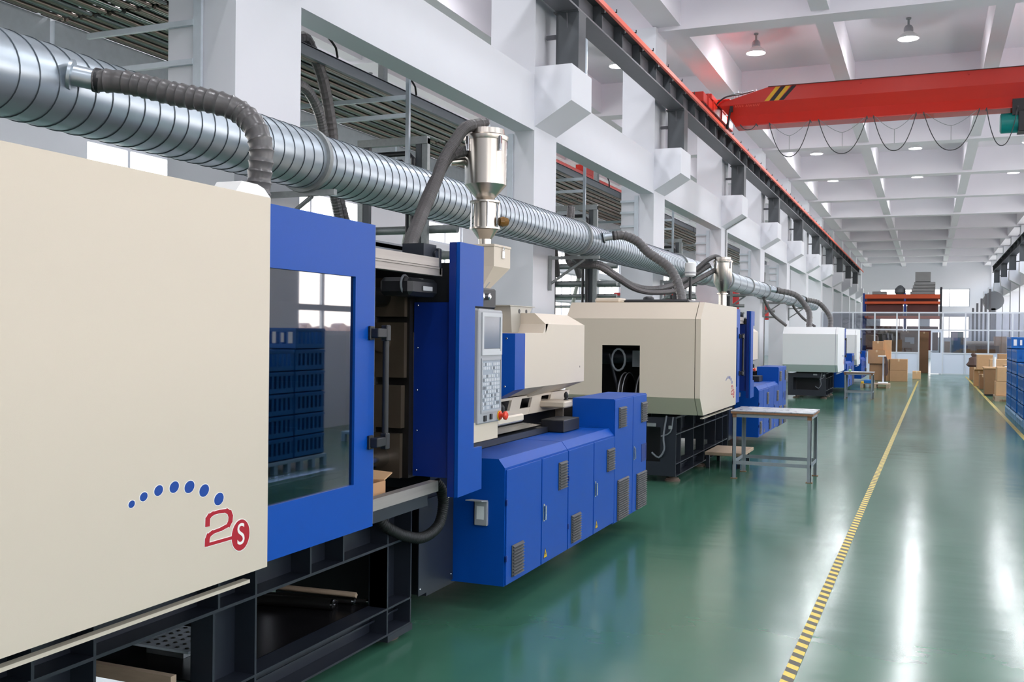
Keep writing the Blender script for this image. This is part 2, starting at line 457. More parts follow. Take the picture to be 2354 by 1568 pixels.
# ------------------------------------------------------------ crane runways
def runway(xf, s, ys, ye, label, conductor):
    t = thing('crane_runway', label, 'crane rail', (xf, ys, 5.66))
    xb = xf + s * .30; xm = xf + s * .15
    X = lambda a, b: (min(a, b), max(a, b))
    MB().box(*X(xf, xb), ys, ye, 5.66, 5.685).build('bottom_flange', M_girder, t)
    MB().box(*X(xf, xb), ys, ye, 6.02, 6.045).build('top_flange', M_post, t)
    MB().box(xm - .008, xm + .008, ys, ye, 5.685, 6.02).build('web', M_girder, t)
    MB().box(xm - .03, xm + .03, ys, ye, 6.045, 6.12).build('rail', M_post, t)
    y = ys + .3
    while y < ye - .1:
        MB().box(*X(xf + s * .01, xm - s * .01), y - .008, y + .008, 5.70, 6.018).build('stiffener', M_post, t)
        if conductor and y < 45:
            MB().box(xf - .02, xf + .03, y - .03, y + .03, 5.90, 6.01).box(xf, xf + .19, y - .008, y + .008, 5.895, 5.91).box(xf + .185, xf + .195, y - .008, y + .008, 5.895, 5.94).build('rail_bracket', M_black, t)
        y += .97 if y < 45 else 2
    for yc in YC:
        if ys - .2 < yc < ye + .2:
            yy = min(max(yc - .12, ys + .16), ye - .16)
            p = MB().box(*X(xf, xf + s * .016), yy - .0, yy + .28, 4.92, 5.64).box(*X(xb - s * .016, xb), yy, yy + .28, 4.92, 5.64).box(*X(xf + s * .016, xb - s * .016), yy + .132, yy + .148, 4.92, 5.64)
            # near web closed with cover plate as seen
            p.box(*X(xf + s * .016, xb - s * .016), yy, yy + .012, 4.92, 5.64)
            p.box(*X(xf, xb + s * .03), yy - .03, yy + .31, 5.64, 5.659)
            pp = p.build('post', M_post, t)
            MB().prism([(yy - .03, 5.63), (yy, 5.63), (yy, 5.45)], 'x', xm - .006, xm + .006).build('gusset', M_girder, pp)
            MB().box(*X(xb + s * .002, xb + s * .14), yy + .02, yy + .06, 5.33, 5.38).build('strut', M_girder, pp)
    return t
rwl = runway(-4.08, -1, -5.8, 69.5, 'grey steel crane girder on posts along the left columns', True)
runway(3.63, 1, -5.8, 68.5, 'dark crane girder on the corbels of the right columns', False)
cr = MB().prism([(-3.915, 5.80), (-3.875, 5.80), (-3.88, 5.87), (-3.91, 5.87)], 'y', -5.8, 69.0).build('conductor_rail', M_redrail)
tag(cr, 'long orange red plastic conductor strip along the left crane girder', 'conductor rail')

# bridge crane
bc = thing('bridge_crane', 'red single girder overhead crane spanning the hall with black and yellow stripes', 'crane', (-.2, 21, 5.9))
yF, yB = 20.8, 21.2
prof = [(yF, 6.36), (yF, 6.65), (yB, 6.65), (yB, 6.36), (yB - .07, 6.12), (yB + .0, 5.90), (yF + .0, 5.90), (yF + .07, 6.12)]
g = MB()
g.add([(-3.05, a, b) for a, b in prof] + [(3.0, a, b) for a, b in prof], [(0, 1, 9, 8), (1, 2, 10, 9), (2, 3, 11, 10), (3, 4, 12, 11), (4, 5, 13, 12), (5, 6, 14, 13), (6, 7, 15, 14), (7, 0, 8, 15), tuple(range(15, 7, -1))])
# tapered left and right ends
for s_, xa, xe, xl in ((-1, -3.05, -4.02, -3.70), (1, 3.0, 3.72, 3.4)):
    A = [(xa, a, b) for a, b in prof]
    B = [(xe, yF, 6.33), (xe, yF, 6.39), (xe, yB, 6.39), (xe, yB, 6.33), (xe + .18 * -s_, yB - .07, 6.12), (xl, yB, 5.90), (xl, yF, 5.90), (xe + .18 * -s_, yF + .07, 6.12)]
    g.add(A + B, [(i, (i + 1) % 8, 8 + (i + 1) % 8, 8 + i) for i in range(8)] + [tuple(range(8, 16))])
girder = g.build('girder', M_red, bc)
MB().box(-3.70, 3.4, yF - .03, yB + .03, 5.885, 5.905).build('lower_flange', M_red, girder)
MB().box(-3.05, 3.0, yF - .015, yB + .015, 6.651, 6.662).build('top_flange', mat('dark_bounce_cutting_top', (84, 62, 56), .8), girder)  # dark top edge; plate added to cut red bounce onto the ceiling
st_y = yF - .004
for i, (xb_, xt_, mt_) in enumerate(((-3.122, -2.90, M_yel), (-3.02, -2.80, M_black), (-2.93, -2.70, M_yel), (-2.83, -2.58, M_black))):
    MB().add([(xb_, st_y, 6.368), (xb_ + .09, st_y, 6.368), (xt_ + .09, st_y, 6.642), (xt_, st_y, 6.642)] + [(xb_, yF + .002, 6.368), (xb_ + .09, yF + .002, 6.368), (xt_ + .09, yF + .002, 6.642), (xt_, yF + .002, 6.642)],
             [(0, 1, 2, 3), (4, 5, 6, 7), (0, 1, 5, 4), (1, 2, 6, 5), (2, 3, 7, 6), (3, 0, 4, 7)]).build('stripe', mt_, girder)
lt = MB()   # small worn slanted lettering, unreadable in the photograph
xx = -3.72
for wlen in (5, 8):
    for q in range(wlen):
        lt.add([(xx, yF + .008, 6.285), (xx + .014, yF + .008, 6.285), (xx + .034, yF - .002, 6.33), (xx + .020, yF - .002, 6.33)], [(0, 1, 2, 3)])
        if q % 2 == 0: lt.add([(xx + .01, yF + .0, 6.30), (xx + .04, yF + .0, 6.30), (xx + .042, yF - .0, 6.308), (xx + .012, yF - .0, 6.308)], [(0, 1, 2, 3)])
        xx += .036
    xx += .04
lt.build('lettering', M_redrail, girder)
for x in (-1.27, .66): MB().box(x - .012, x + .012, yF - .025, yF, 6.57, 6.63).build('lug', M_red, girder)
for sx_, xt in ((-1, -4.23), (1, 3.78)):
    e = MB().bbox(xt - .14, xt + .14, 19.5, 22.7, 6.17, 6.36, .01).bbox(xt - .16, xt + .16, 20.2, 21.8, 6.36, 6.47, .01)
    for yy in (19.9, 20.4, 21.3, 22.1): e.box(xt - .15, xt + .16, yy, yy + .03, 6.17, 6.40)
    en = e.build('end_truck', M_red, bc)
    for yy in (19.75, 22.4): MB().cyl((xt - .05, yy, 6.215), (xt + .05, yy, 6.215), .095).build('wheel', M_black, en)
    MB().bbox(xt + .1, xt + .4, 20.9, 21.3, 6.36, 6.5, .01).build('drive_box', M_red, en)
MB().box(-3.80, -3.74, 20.70, 20.76, 6.18, 6.30).cyl((-3.79, 20.72, 6.25), (-3.84, 20.72, 5.9), .022).lathe((-3.845, 20.72, 5.83), (0, 0, 1), [(0, .01), (.03, .035), (.1, .025), (.14, .01)]).build('current_collector', M_black, bc)
MB().tube(resample([(-4.1, 20.75, 6.35), (-3.9, 20.75, 6.50), (-3.6, 20.85, 6.56), (-3.35, 20.9, 6.62)], .05), .016, 6).tube(resample([(-4.1, 20.8, 6.40), (-3.85, 20.8, 6.53), (-3.6, 20.9, 6.60)], .05), .012, 6).build('supply_cable', M_black, bc)
cf = MB()
for q in range(6): cf.cyl((-3.75 + q * .09, 20.9, 6.5), (-3.75 + q * .09, 20.9, 6.62 + .03 * (q % 2)), .012, n=6)
cf.build('cable_clip', M_galv, bc)
FE = [(-3.56, -3.25, 5.77), (-2.99, -2.20, 5.18), (-2.04, -1.14, 5.185), (-1.02, -.255, 5.187), (-.12, .84, 5.136), (.96, 1.48, 5.17)]
for a, b, zl in FE:
    pts = []
    for i in range(25):
        t_ = i / 24; u_ = 2 * t_ - 1
        pts.append((a + (b - a) * t_, 20.6, 5.87 - (5.87 - zl) * (1 - abs(u_) ** 2.3)))
    MB().tube(pts, .009, 6).box(a - .01, a + .01, 20.58, 20.8, 5.865, 5.885).box(b - .01, b + .01, 20.58, 20.8, 5.865, 5.885).build('festoon_cable', M_cable, bc)
    if 5.0 < zl < 5.5 and b < 1:
        c = (a + b) / 2
        pts = [(a + .03 + (b - a - .06) * i / 16, 20.62, 5.87 - .27 * (1 - abs(i / 8 - 1) ** 1.5)) for i in range(17)]
        MB().tube(pts, .005, 5).cyl((c, 20.62, 5.60), (c, 20.62, 5.33), .006, n=6).build('tension_cord', M_galvd, bc)
ho = thing('hoist', 'teal electric hoist hanging under the red crane girder at the right edge', 'hoist', (1.6, 20.9, 5.45))
MB().lathe((1.20, 20.9, 5.63), (1, 0, 0), [(0, .15), (.02, .185), (.3, .185)], 24).build('motor', M_teal, ho)
MB().bbox(1.50, 1.75, 20.7, 21.1, 5.44, 5.82, .01).build('control_box', M_black, ho)
MB().lathe((1.75, 20.9, 5.63), (1, 0, 0), [(0, .19), (.8, .19), (.84, .15)], 24).build('drum', M_teal, ho)
MB().box(1.40, 1.9, 20.74, 20.78, 5.75, 6.05).box(1.40, 1.9, 21.22, 21.26, 5.75, 6.05).box(1.42, 1.5, 20.78, 21.22, 5.78, 5.86).build('trolley', M_black, ho)
for x in (1.5, 1.8): MB().cyl((x, 20.76, 5.96), (x, 20.80, 5.96), .06).build('wheel', M_teal, ho)
MB().cyl((2.1, 20.9, 5.45), (2.1, 20.9, 4.9), .008, n=6).lathe((2.1, 20.9, 4.72), (0, 0, 1), [(0, .04), (.05, .08), (.15, .07), (.18, .02)]).build('hook_block', M_yel, ho)

# lamps
def lamp(x, y, label, tilt=0):
    z = 7.44
    t = thing('pendant_lamp', label, 'lamp', (x, y, 7.85), 'high bay lamps under the ceiling')
    MB().lathe((x, y, z), (0, 0, 1), [(0, .195), (.03, .19), (.07, .16), (.11, .11), (.14, .075)], 28, caps=False).build('shade', M_white, t)
    MB().lathe((x, y, z + .135), (0, 0, 1), [(0, .078), (.02, .09), (.08, .085), (.12, .06), (.14, .03)], 16).build('housing', M_grey, t)
    MB().lathe((x, y, z + .004), (0, 0, 1), [(0, .186), (.008, .18)], 28).build('bulb_face', M_lamp, t)
    MB().cyl((x, y, z + .27), (x, y, 7.84), .022, n=8).lathe((x, y, 7.82), (0, 0, 1), [(0, .045), (.03, .05)], 12).build('stem', M_galvd, t)
    return t
def lamplight(x, y):
    l = bpy.data.lights.new('lamp_light', 'POINT'); l.shadow_soft_size = .08; l.energy = LAMP_W * .4; l.color = (.95, .96, 1)
    o = bpy.data.objects.new('lamp_light', l); COL.objects.link(o); o.location = (x, y, 7.37)
    l = bpy.data.lights.new('lamp_light', 'AREA'); l.shape = 'DISK'; l.size = .34; l.energy = LAMP_W * .5; l.color = (.95, .96, 1)
    o = bpy.data.objects.new('lamp_light', l); COL.objects.link(o); o.location = (x, y, 7.43)
rows = [(-12.5, 'far over the left hall'), (-6.3, 'over the left aisle'), (-3.35, 'in the left hall row'), (-.42, 'in the middle hall row'), (2.72, 'near the right wall')]
bays = [9.2, 15.0, 21.1, 27.3, 33.4, 39.4, 45.4]
bn = {9.2: 'behind the first column', 21.1: 'above the red crane', 33.4: 'one bay beyond the crane', 39.4: 'two bays beyond the crane'}
for x, rn in rows:
    for y in bays:
        if y in bn and y != 9.2 and not (x < -12 and y > 22):
            lamp(x, y, 'white bowl lamp %s %s' % (bn[y], rn))
        lamplight(x, y)
for x in (-3.35, -.42, 2.72):
    for y in (3.0, -2.5): lamplight(x, y)

# ------------------------------------------------------------ ventilation duct
XD, ZD, RD = -4.1, 2.815, .205
dt = thing('ventilation_duct', 'long round galvanized spiral duct running along the left columns above the machines', 'duct', (XD, 0, ZD))
joints = [-5.5, 3.88, 9.1, 12.0, 14.9, 18.4, 22.5, 26.3, 30.0, 33.4, 36.6, 40.0, 44.0]
joints = [-5.5, 2.63, 6.02, 11.95, 17.4, 19.6, 21.9, 24.7, 27.4, 30.2, 33.2, 36.5, 40.5]
for i in range(len(joints) - 1):
    a, b = joints[i], joints[i + 1]
    prof = [(0, RD)]; y = a + .06
    seams = []
    while y < b - .06:
        seams.append(y)
        y += .115 if a < 17 else .9
    prof.append((b - a, RD))
    d = MB().lathe((XD, a, ZD), (0, 1, 0), prof, 40, caps=(i == len(joints) - 2)).build('duct_section', M_galv, dt)
    sm = MB()
    for y in seams:
        n = 40; sl = .05 if a < 17 else 0
        sm.tube([(XD + (RD + .0015) * math.cos(2 * PI * q / n), y + sl * math.cos(2 * PI * q / n + .5), ZD + (RD + .0015) * math.sin(2 * PI * q / n)) for q in range(n)], .0032, 5, closed=True)
    sm.build('spiral_seam', M_seam, d, kind='stuff')
    if i: MB().lathe((XD, a - .022, ZD), (0, 1, 0), [(0, RD), (0, RD + .025), (.018, RD + .028), (.026, RD + .028), (.044, RD + .025), (.044, RD)], 40, caps=False).build('flange_ring', M_galvd, dt)
o = MB().lathe((XD, 2.62, ZD), (0, 1, 0), [(0, RD + .004), (.10, RD + .004)], 40, caps=False).build('tape_band', M_purple, dt, label='purple tape band')

def bracket(i, y):
    z = ZD - RD - .03
    t = thing('wall_bracket', 'grey triangular steel bracket holding the duct on the %s column' % ORD[i], 'bracket', (-4.55, y, z), 'duct wall brackets')
    MB().box(-4.545, -4.505, y - .02, y + .02, z - .42, z + .03).build('wall_plate', M_galvd, t)
    MB().box(-4.505, -3.86, y - .02, y + .02, z - .02, z + .02).build('arm', M_galvd, t)
    MB().tube([(-4.51, y, z - .33), (-4.05, y, z - .02)], .018, 4).build('brace', M_galvd, t)
for i, y in enumerate([6.05, 12.2, 18.1, 24.45, 30.5, 36.4]): bracket(i, y)

# flexible hoses
def ribbed(pts, r, pitch, amp=.08, n=16):
    Q = resample(pts, pitch / 6); L = 0; P = []; RR = []
    for i, p in enumerate(Q):
        if i: L += (p - Q[i - 1]).length
        ph = (L / pitch) % 1
        P.append(p); RR.append(r * (1 + amp * (1 if ph < .18 else 0) + .3 * amp * math.sin(2 * PI * ph)))
    return MB().tube(P, RR, n)
def exhaust(pts, flange, r, label, stub_to, pitch=.05):
    t = thing('exhaust_hose', label, 'hose', flange)
    f = Vector(flange); s_ = Vector(stub_to)
    MB().cyl(f, s_, r * .92).lathe(f, s_ - f, [(0, r * 1.35), (.015, r * 1.35), (.016, r)], 20).build('spigot', M_galv, t)
    MB().lathe(s_ - (s_ - f).normalized() * .01, s_ - f, [(0, r * 1.06), (.03, r * 1.08)], 18).build('clamp', M_black, t)
    ribbed([s_] + pts, r, pitch).build('hose', M_hose, t)
    return t
exhaust([(-3.64, 3.85, 2.81), (-3.41, 3.9, 2.75), (-3.19, 3.95, 2.7), (-3.1, 4.0, 2.66), (-3.01, 4.0, 2.58), (-2.97, 4.0, 2.47), (-2.98, 4.0, 2.33), (-2.99, 4.0, 2.2), (-2.99, 4.0, 2.06)], (-3.90, 3.72, 2.845), .056,
        'thick grey ribbed hose bending from the duct down behind the nearest cream machine', (-3.80, 3.79, 2.825))
exhaust([(-3.66, 12.58, 2.886), (-3.48, 12.6, 2.806), (-3.33, 12.6, 2.66), (-3.10, 12.6, 2.5), (-2.98, 12.55, 2.365), (-2.9, 12.5, 2.2), (-2.84, 12.4, 2.04), (-2.82, 12.3, 1.95)], (-3.90, 12.5, 2.86), .058,
        'grey ribbed hose from the duct down onto the second cream machine', (-3.78, 12.53, 2.88))
exhaust([(-3.3, 27.8, 2.72), (-3.05, 27.9, 2.45), (-2.92, 27.8, 2.2), (-2.92, 27.7, 1.84)], (-3.9, 27.5, 2.85), .075, 'left grey hose bending from the duct down to the third machine', (-3.75, 27.55, 2.83), .1)
exhaust([(-3.4, 34.8, 2.75), (-3.15, 34.9, 2.5), (-2.98, 34.8, 2.2), (-2.98, 34.7, 1.88)], (-3.9, 34.4, 2.82), .08, 'right grey hose bending from the duct down to the far fourth machine', (-3.75, 34.45, 2.82), .1)

def tag_hose(pts, r, label, m_=None, pitch=.012):
    return tag(ribbed(pts, r, pitch, .05, 10).build('conveying_hose', m_ or M_hosed), label, 'hose')
tag_hose([(-3.09, 6.9, 3.17), (-3.11, 6.85, 3.16), (-3.16, 6.7, 3.11), (-3.2, 6.6, 2.99), (-3.24, 6.5, 2.84), (-3.25, 6.4, 2.67), (-3.23, 6.2, 2.46), (-3.19, 6.0, 2.29), (-3.17, 5.9, 2.19), (-3.12, 5.8, 2.09)], .043, 'dark hose arching from the lid of the near steel hopper loader')
tag_hose([(-3.18, 6.82, 2.965), (-3.28, 6.7, 2.91), (-3.33, 6.6, 2.76), (-3.31, 6.4, 2.58), (-3.28, 6.2, 2.38), (-3.24, 6.0, 2.21), (-3.2, 5.9, 2.09)], .04, 'grey wire reinforced hose from the side port of the near hopper loader')
def scaled(pts, f):
    n = len(pts); o_ = []
    for i, p in enumerate(pts):
        k_ = 1 + (f - 1) * (i / (n - 1)); o_.append((p[0] * k_, p[1] * k_, 1.6 + (p[2] - 1.6) * k_))
    return o_
tag_hose([(-4.42, 12.72, 3.3), (-4.42, 12.74, 2.7), (-4.2, 12.7, 2.54)] + scaled([(-4.0, 12.72, 2.52), (-4.0, 13.28, 2.44), (-4.0, 14.16, 2.33), (-4.0, 15.15, 2.31), (-3.9, 15.86, 2.37), (-3.8, 16.98, 2.57), (-3.55, 17.62, 2.84)], .87), .042, 'upper grey hose hanging in a long sag below the duct behind the second machine', M_hose, .02)
tag_hose([(-4.40, 12.6, 3.3), (-4.42, 12.58, 2.6), (-4.2, 12.55, 2.5)] + scaled([(-3.98, 12.55, 2.48), (-3.9, 13.16, 2.36), (-3.9, 14.04, 2.26), (-3.9, 15.03, 2.25), (-3.8, 16.04, 2.32), (-3.7, 16.87, 2.49), (-3.45, 17.78, 2.78)], .865), .036, 'lower dark hose hanging in a long sag below the duct behind the second machine', M_hosed, .02)
tag_hose([(-2.92, 15.4, 2.76), (-3.01, 15.4, 2.81), (-3.12, 15.3, 2.75), (-3.27, 15.2, 2.6), (-3.4, 15.1, 2.45)], .035, 'grey hose arching off the lid of the second steel hopper loader', M_hose)
tag_hose([(-4.0, 27.0, 2.62), (-4.0, 27.32, 2.5), (-3.9, 28.0, 2.19), (-3.6, 28.4, 1.9)], .04, 'grey hose dangling from the duct left of the third machine', M_hose)
tag_hose([(-4.0, 33.2, 2.62), (-4.0, 33.8, 2.5), (-3.8, 34.4, 2.2), (-3.5, 35.0, 1.95)], .04, 'grey hose dangling from the duct behind the third machine', M_hose)
tag_hose([(-5.4, 7.6, 4.2), (-5.4, 7.9, 4.33), (-5.4, 8.04, 4.24), (-5.4, 8.17, 4.1), (-5.4, 8.27, 3.92), (-5.4, 8.37, 3.64), (-5.4, 8.43, 3.36), (-5.4, 8.5, 2.98), (-5.4, 8.68, 2.6), (-5.4, 8.8, 2.2)], .055, 'dark taped hose dropping from the pipe rack behind the duct', M_hosed, .06)
tag_hose([(-5.4, 7.5, 3.85), (-5.4, 7.85, 3.88), (-5.4, 8.03, 3.82), (-5.4, 8.18, 3.66), (-5.4, 8.26, 3.45), (-5.4, 8.36, 3.1), (-5.4, 8.46, 2.9), (-5.4, 8.58, 2.6), (-5.4, 8.7, 2.2)], .048, 'pale grey hose curving down beside the dark one behind the duct', M_hose, .03)
tag_hose([(-5.5, 13.6, 4.55), (-5.45, 14.05, 4.45), (-5.42, 14.3, 4.1), (-5.4, 14.5, 3.6), (-5.4, 14.7, 3.1), (-5.4, 14.9, 2.5)], .045, 'dark hose dropping beside the second hanger post behind the columns', M_hosed)
tag_hose([(-5.6, 12.9, 4.0), (-5.4, 13.6, 3.75), (-5.3, 14.2, 3.4), (-5.2, 14.8, 3.0), (-5.1, 15.1, 2.5)], .045, 'grey hose slanting down across the second rack opening', M_hose)

# ------------------------------------------------------------ hopper loaders
def loader(cx, cy, zt, r, label, dz_body, dz_cone, detail=True):
    zb = zt - dz_body; zc = zb - dz_cone
    t = thing('hopper_loader', label, 'hopper loader', (cx, cy, zc - .3))
    MB().lathe((cx, cy, zb), (0, 0, 1), [(-dz_cone, r * .33), (0, r), (dz_body - .02, r)], 36).build('body', M_steelv, t)
    MB().lathe((cx, cy, zt - .03), (0, 0, 1), [(0, r * 1.05), (.022, r * 1.09), (.03, r * 1.09), (.045, r * .9), (.085, r * .88), (.09, r * .4)], 36).build('lid', M_steelv, t)
    for a in (.9, 2.6, 4.2, 5.8):
        cxx, cyy = cx + math.cos(a) * r * 1.07, cy + math.sin(a) * r * 1.07
        MB().bbox(cxx - .012, cxx + .012, cyy - .012, cyy + .012, zt - .11, zt - .01, .003).cyl((cxx, cyy, zt - .12), (cxx, cyy, zt - .07), .014, n=8).build('latch', M_chrome, t)
    if detail:
        MB().tube(resample([(cx, cy, zt + .05), (cx - .01, cy, zt + .10), (cx - .06, cy - .03, zt + .09)], .02), .038, 12).build('elbow', M_galv, t)
        MB().cyl((cx - r * .8, cy - .02, zt - .17), (cx - r * 1.5, cy - .12, zt - .19), .032).build('side_port', M_steelv, t)
        z0 = zc
        MB().lathe((cx, cy, z0 - .20), (0, 0, 1), [(0, .085), (.19, .085)], 28, caps=False).build('sight_tube', M_steelv, t)
        MB().lathe((cx, cy, z0 - .012), (0, 0, 1), [(0, .115), (.012, .115), (.018, .085)], 28).lathe((cx, cy, z0 - .215), (0, 0, 1), [(0, .085), (.004, .118), (.016, .118), (.02, .08)], 28).build('flange', M_steelv, t)
        for a in range(4):
            q = a * PI / 2 + .6; MB().cyl((cx + .105 * math.cos(q), cy + .105 * math.sin(q), z0 - .21), (cx + .105 * math.cos(q), cy + .105 * math.sin(q), z0), .007, n=8).build('tie_rod', M_chrome, t)
        MB().lathe((cx, cy, z0 - .335), (0, 0, 1), [(0, .048), (.05, .05), (.12, .10)], 24).build('outlet_cone', M_steelv, t)
        MB().lathe((cx + .10, cy + .035, z0 - .15), (.5, .6, 0), [(0, .03), (.03, .04), (.07, .03)], 12).build('sensor', mat('amber_plastic', (120, 84, 30), .2), t)
    else:
        MB().lathe((cx, cy, zc - .25), (0, 0, 1), [(0, .06), (.24, .06), (.245, .085), (.26, .085)], 24).build('outlet_tube', M_steelv, t)
    return t
loader(-3.085, 6.9, 3.07, .157, 'large stainless steel hopper loader above the nearest machine', .36, .12)
loader(-2.9, 15.4, 2.74, .139, 'smaller stainless steel hopper loader above the second machine', .33, .17, False)
fl = thing('air_filter', 'small white filter canister on a black pole by the second hopper loader', 'filter', (-3.09, 14.0, 1.9))
MB().lathe((-3.09, 14.0, 2.42), (0, 0, 1), [(0, .04), (.02, .075), (.1, .078), (.19, .078), (.2, .06)], 20).build('canister', M_white, fl)
MB().lathe((-3.09, 14.0, 2.47), (0, 0, 1), [(0, .082), (.02, .082)], 20).build('band', M_grey, fl)
MB().cyl((-3.09, 14.0, 1.95), (-3.09, 14.0, 2.42), .022, n=10).build('pole', M_black, fl)

# ------------------------------------------------------------ text helper
def text_mesh(body, size, depth, fn):
    cu = bpy.data.curves.new('t', 'FONT'); cu.body = body; cu.size = size; cu.extrude = depth; cu.resolution_u = 6
    cu.align_x = 'CENTER'; cu.align_y = 'CENTER'
    o_ = bpy.data.objects.new('t', cu); COL.objects.link(o_)
    bpy.context.view_layer.update()
    me = bpy.data.meshes.new_from_object(o_.evaluated_get(bpy.context.evaluated_depsgraph_get()))
    b = MB(); b.add([fn(v.co) for v in me.vertices], [tuple(p.vertices) for p in me.polygons])
    bpy.data.objects.remove(o_); bpy.data.curves.remove(cu); bpy.data.meshes.remove(me)
    return b

# ------------------------------------------------------------ injection moulding machines
def louvre(X, y0, y1, z0, z1, parent):
    v = MB().bbox(X, X + .006, y0, y1, z0, z1, .002)
    n = int((z1 - z0) / .017)
    for i in range(n):
        z = z0 + (i + .15) * (z1 - z0) / n
        v.add([(X + .006, y0 + .008, z), (X + .006, y1 - .008, z), (X + .018, y1 - .008, z + .004), (X + .018, y0 + .008, z + .004), (X + .006, y0 + .008, z + .012), (X + .006, y1 - .008, z + .012)],
              [(0, 1, 2, 3), (3, 2, 5, 4), (0, 3, 4), (1, 5, 2)])
    return v.build('vent_louvre', M_vent, parent)

def machine(label, X, y0, y1, ydoor, dy, z0, z1, cream, lvl, opening, frame_ys, chamf=True):
    XB = X - (1.50 if lvl or opening else 1.36)
    t = thing('injection_moulding_machine', label, 'machine', ((X + XB) / 2, (y0 + 8.3 + dy) / 2, 0))
    zl, zh = z0 + .19, z1 - .18
    if chamf: poly = [(y0 + .17, z0), (y0, zl), (y0, zh), (y0 + .19, z1), (y1, z1), (y1, z0)]
    else: poly = [(y0, z0), (y0, z1), (y1, z1), (y1, z0)]
    hs = MB()
    # body: side skins, top, sloped end pieces, end face around the opening
    hs.prism(poly, 'x', XB, XB + .03)
    hs.prism([(poly[-3][0] - .0, z1), (y1, z1), (y1, z1 - .02), (poly[-3][0], z1 - .02)] if chamf else [(y0, z1), (y1, z1), (y1, z1 - .02), (y0, z1 - .02)], 'x', XB + .03, X - .062)
    if chamf:
        th = .012
        hs.prism([(y0, zh), (y0 + .19, z1), (y0 + .19, z1 - th * 1.6), (y0 + th, zh)], 'x', XB + .03, X - .062)
        hs.prism([(y0 + .17, z0), (y0, zl), (y0 + th, zl), (y0 + .17, z0 + th * 1.6)], 'x', XB + .03, X - .062)
    ye0, ye1 = (zl, zh) if chamf else (z0, z1)
    if opening:
        ox0, ox1, oz0, oz1 = opening
        hs.box(XB + .03, ox0, y0, y0 + .012, ye0, ye1).box(ox1, X - .062, y0, y0 + .012, ye0, ye1)
        hs.box(ox0, ox1, y0, y0 + .012, ye0, oz0).box(ox0, ox1, y0, y0 + .012, oz1, ye1)
    else: hs.box(XB + .03, X - .062, y0, y0 + .012, ye0, ye1)
    hs.build('rear_housing', cream, t)
    fp = MB().prism(poly, 'x', X - .055, X)
    front = fp.build('front_panel', cream, t)
    MB().box(X - .06, X - .03, y0 + .3, y1 - .06, z0 - .048, z0 - .036).build('lower_lip', cream, t)
    if lvl:
        # machine top fittings
        a = MB().prism([(y1 - .14, z1), (y1 + .07, z1), (y1 + .07, z1 + .01), (y1 + .03, z1 + .04), (y1 - .01, z1 + .05), (y1 - .1, z1 + .05)], 'x', X - .16, X - .05).bbox(X - .2, X - .18, y1 - .05, y1 - .02, z1, z1 + .06, .003).build('top_bracket', M_white, t)
    if opening:
        # toggle mechanism visible through the opening
        MB().box(XB + .1, X - .12, y0 + .9, y0 + .95, z0 + .05, z1 - .1).build('inner_wall', M_black, t)
        cx_ = (ox0 + ox1) / 2
        for k_, (dx_, yy) in enumerate(((-.06, .32), (.13, .36))):
            MB().lathe((cx_ + dx_, y0 + yy, oz0 - .06), (1, 0, 0), [(0, .25), (.0, .275), (.02, .285), (.04, .272), (.06, .285), (.08, .25)], 30).build('pulley', M_dark, t)
            MB().tube([(cx_ + dx_ + .02, y0 + yy + .287 * math.cos(q * PI / 16), oz0 - .06 + .287 * math.sin(q * PI / 16)) for q in range(32)], .006, 6, closed=True).tube([(cx_ + dx_ + .065, y0 + yy + .287 * math.cos(q * PI / 16), oz0 - .06 + .287 * math.sin(q * PI / 16)) for q in range(32)], .005, 6, closed=True).build('pulley_rim', M_grey, t)
        MB().cyl((ox0 - .1, y0 + .35, oz1 - .13), (ox1 + .1, y0 + .35, oz1 - .13), .085).build('crosshead', M_frame, t)
        MB().tube([(cx_ - .06 + .075 * math.cos(q), y0 + .12, oz1 - .16 + .12 * math.sin(q)) for q in [i * .45 for i in range(14)]], .012, 8, closed=True).build('cable_loop', M_greyd, t)
        MB().tube([(ox0 + .02, y0 + .2, oz1 - .1), (ox0 + .14, y0 + .2, oz0)], .02, 6).build('lever', M_frame, t)
        MB().box(cx_ + .06, ox1 + .1, y0 + .25, y0 + .3, oz1 - .24, oz1 - .06).build('valve_block', M_greyd, t)
        MB().bbox(-3.2, -2.45, y0 + .55, y0 + 1.2, z1, z1 + .045, .02).lathe((-2.95, y0 + .7, z1 + .03), (0, 0, 1), [(0, .07), (.04, .06), (.055, .03)]).build('rubber_cover', M_black, t)
        MB().bbox(-3.5, -3.2, y0 + .4, y0 + .7, z1, z1 + .06, .02).build('top_cap', cream, t)
    # logo on the front panel
    def D(y, z, ry, rz, mt_, dx, name, slant=0):
        pts = [(y + ry * math.cos(q * PI / 12) + slant * rz * math.sin(q * PI / 12), z + rz * math.sin(q * PI / 12)) for q in range(24)]
        return MB().prism(pts, 'x', X, X + dx).build(name, mt_, front)
    ly = y1 - 3.02
    for (yy, zz, r) in ((2.345, 1.075, .0125), (2.395, 1.09, .0155), (2.459, 1.100, .0185), (2.529, 1.101, .0205), (2.600, 1.092, .0225), (2.672, 1.070, .023), (2.747, 1.031, .0235)):
        if lvl: D(yy + ly, zz, r * 1.03 + .003, r * .88 + .002, M_logo_w, .0008, 'logo_outline', .12)
        D(yy + ly, zz, r * 1.03, r * .88, M_logo_b, .0014, 'logo_dot', .12)
    # numeral 2 as a bent ribbon
    pts = [(2.682, .965), (2.683, .985), (2.695, .999), (2.715, 1.006), (2.765, 1.006), (2.785, 1.000), (2.795, .985), (2.796, .962), (2.790, .948), (2.775, .938), (2.715, .922), (2.695, .914), (2.685, .900), (2.684, .882), (2.84, .894)]
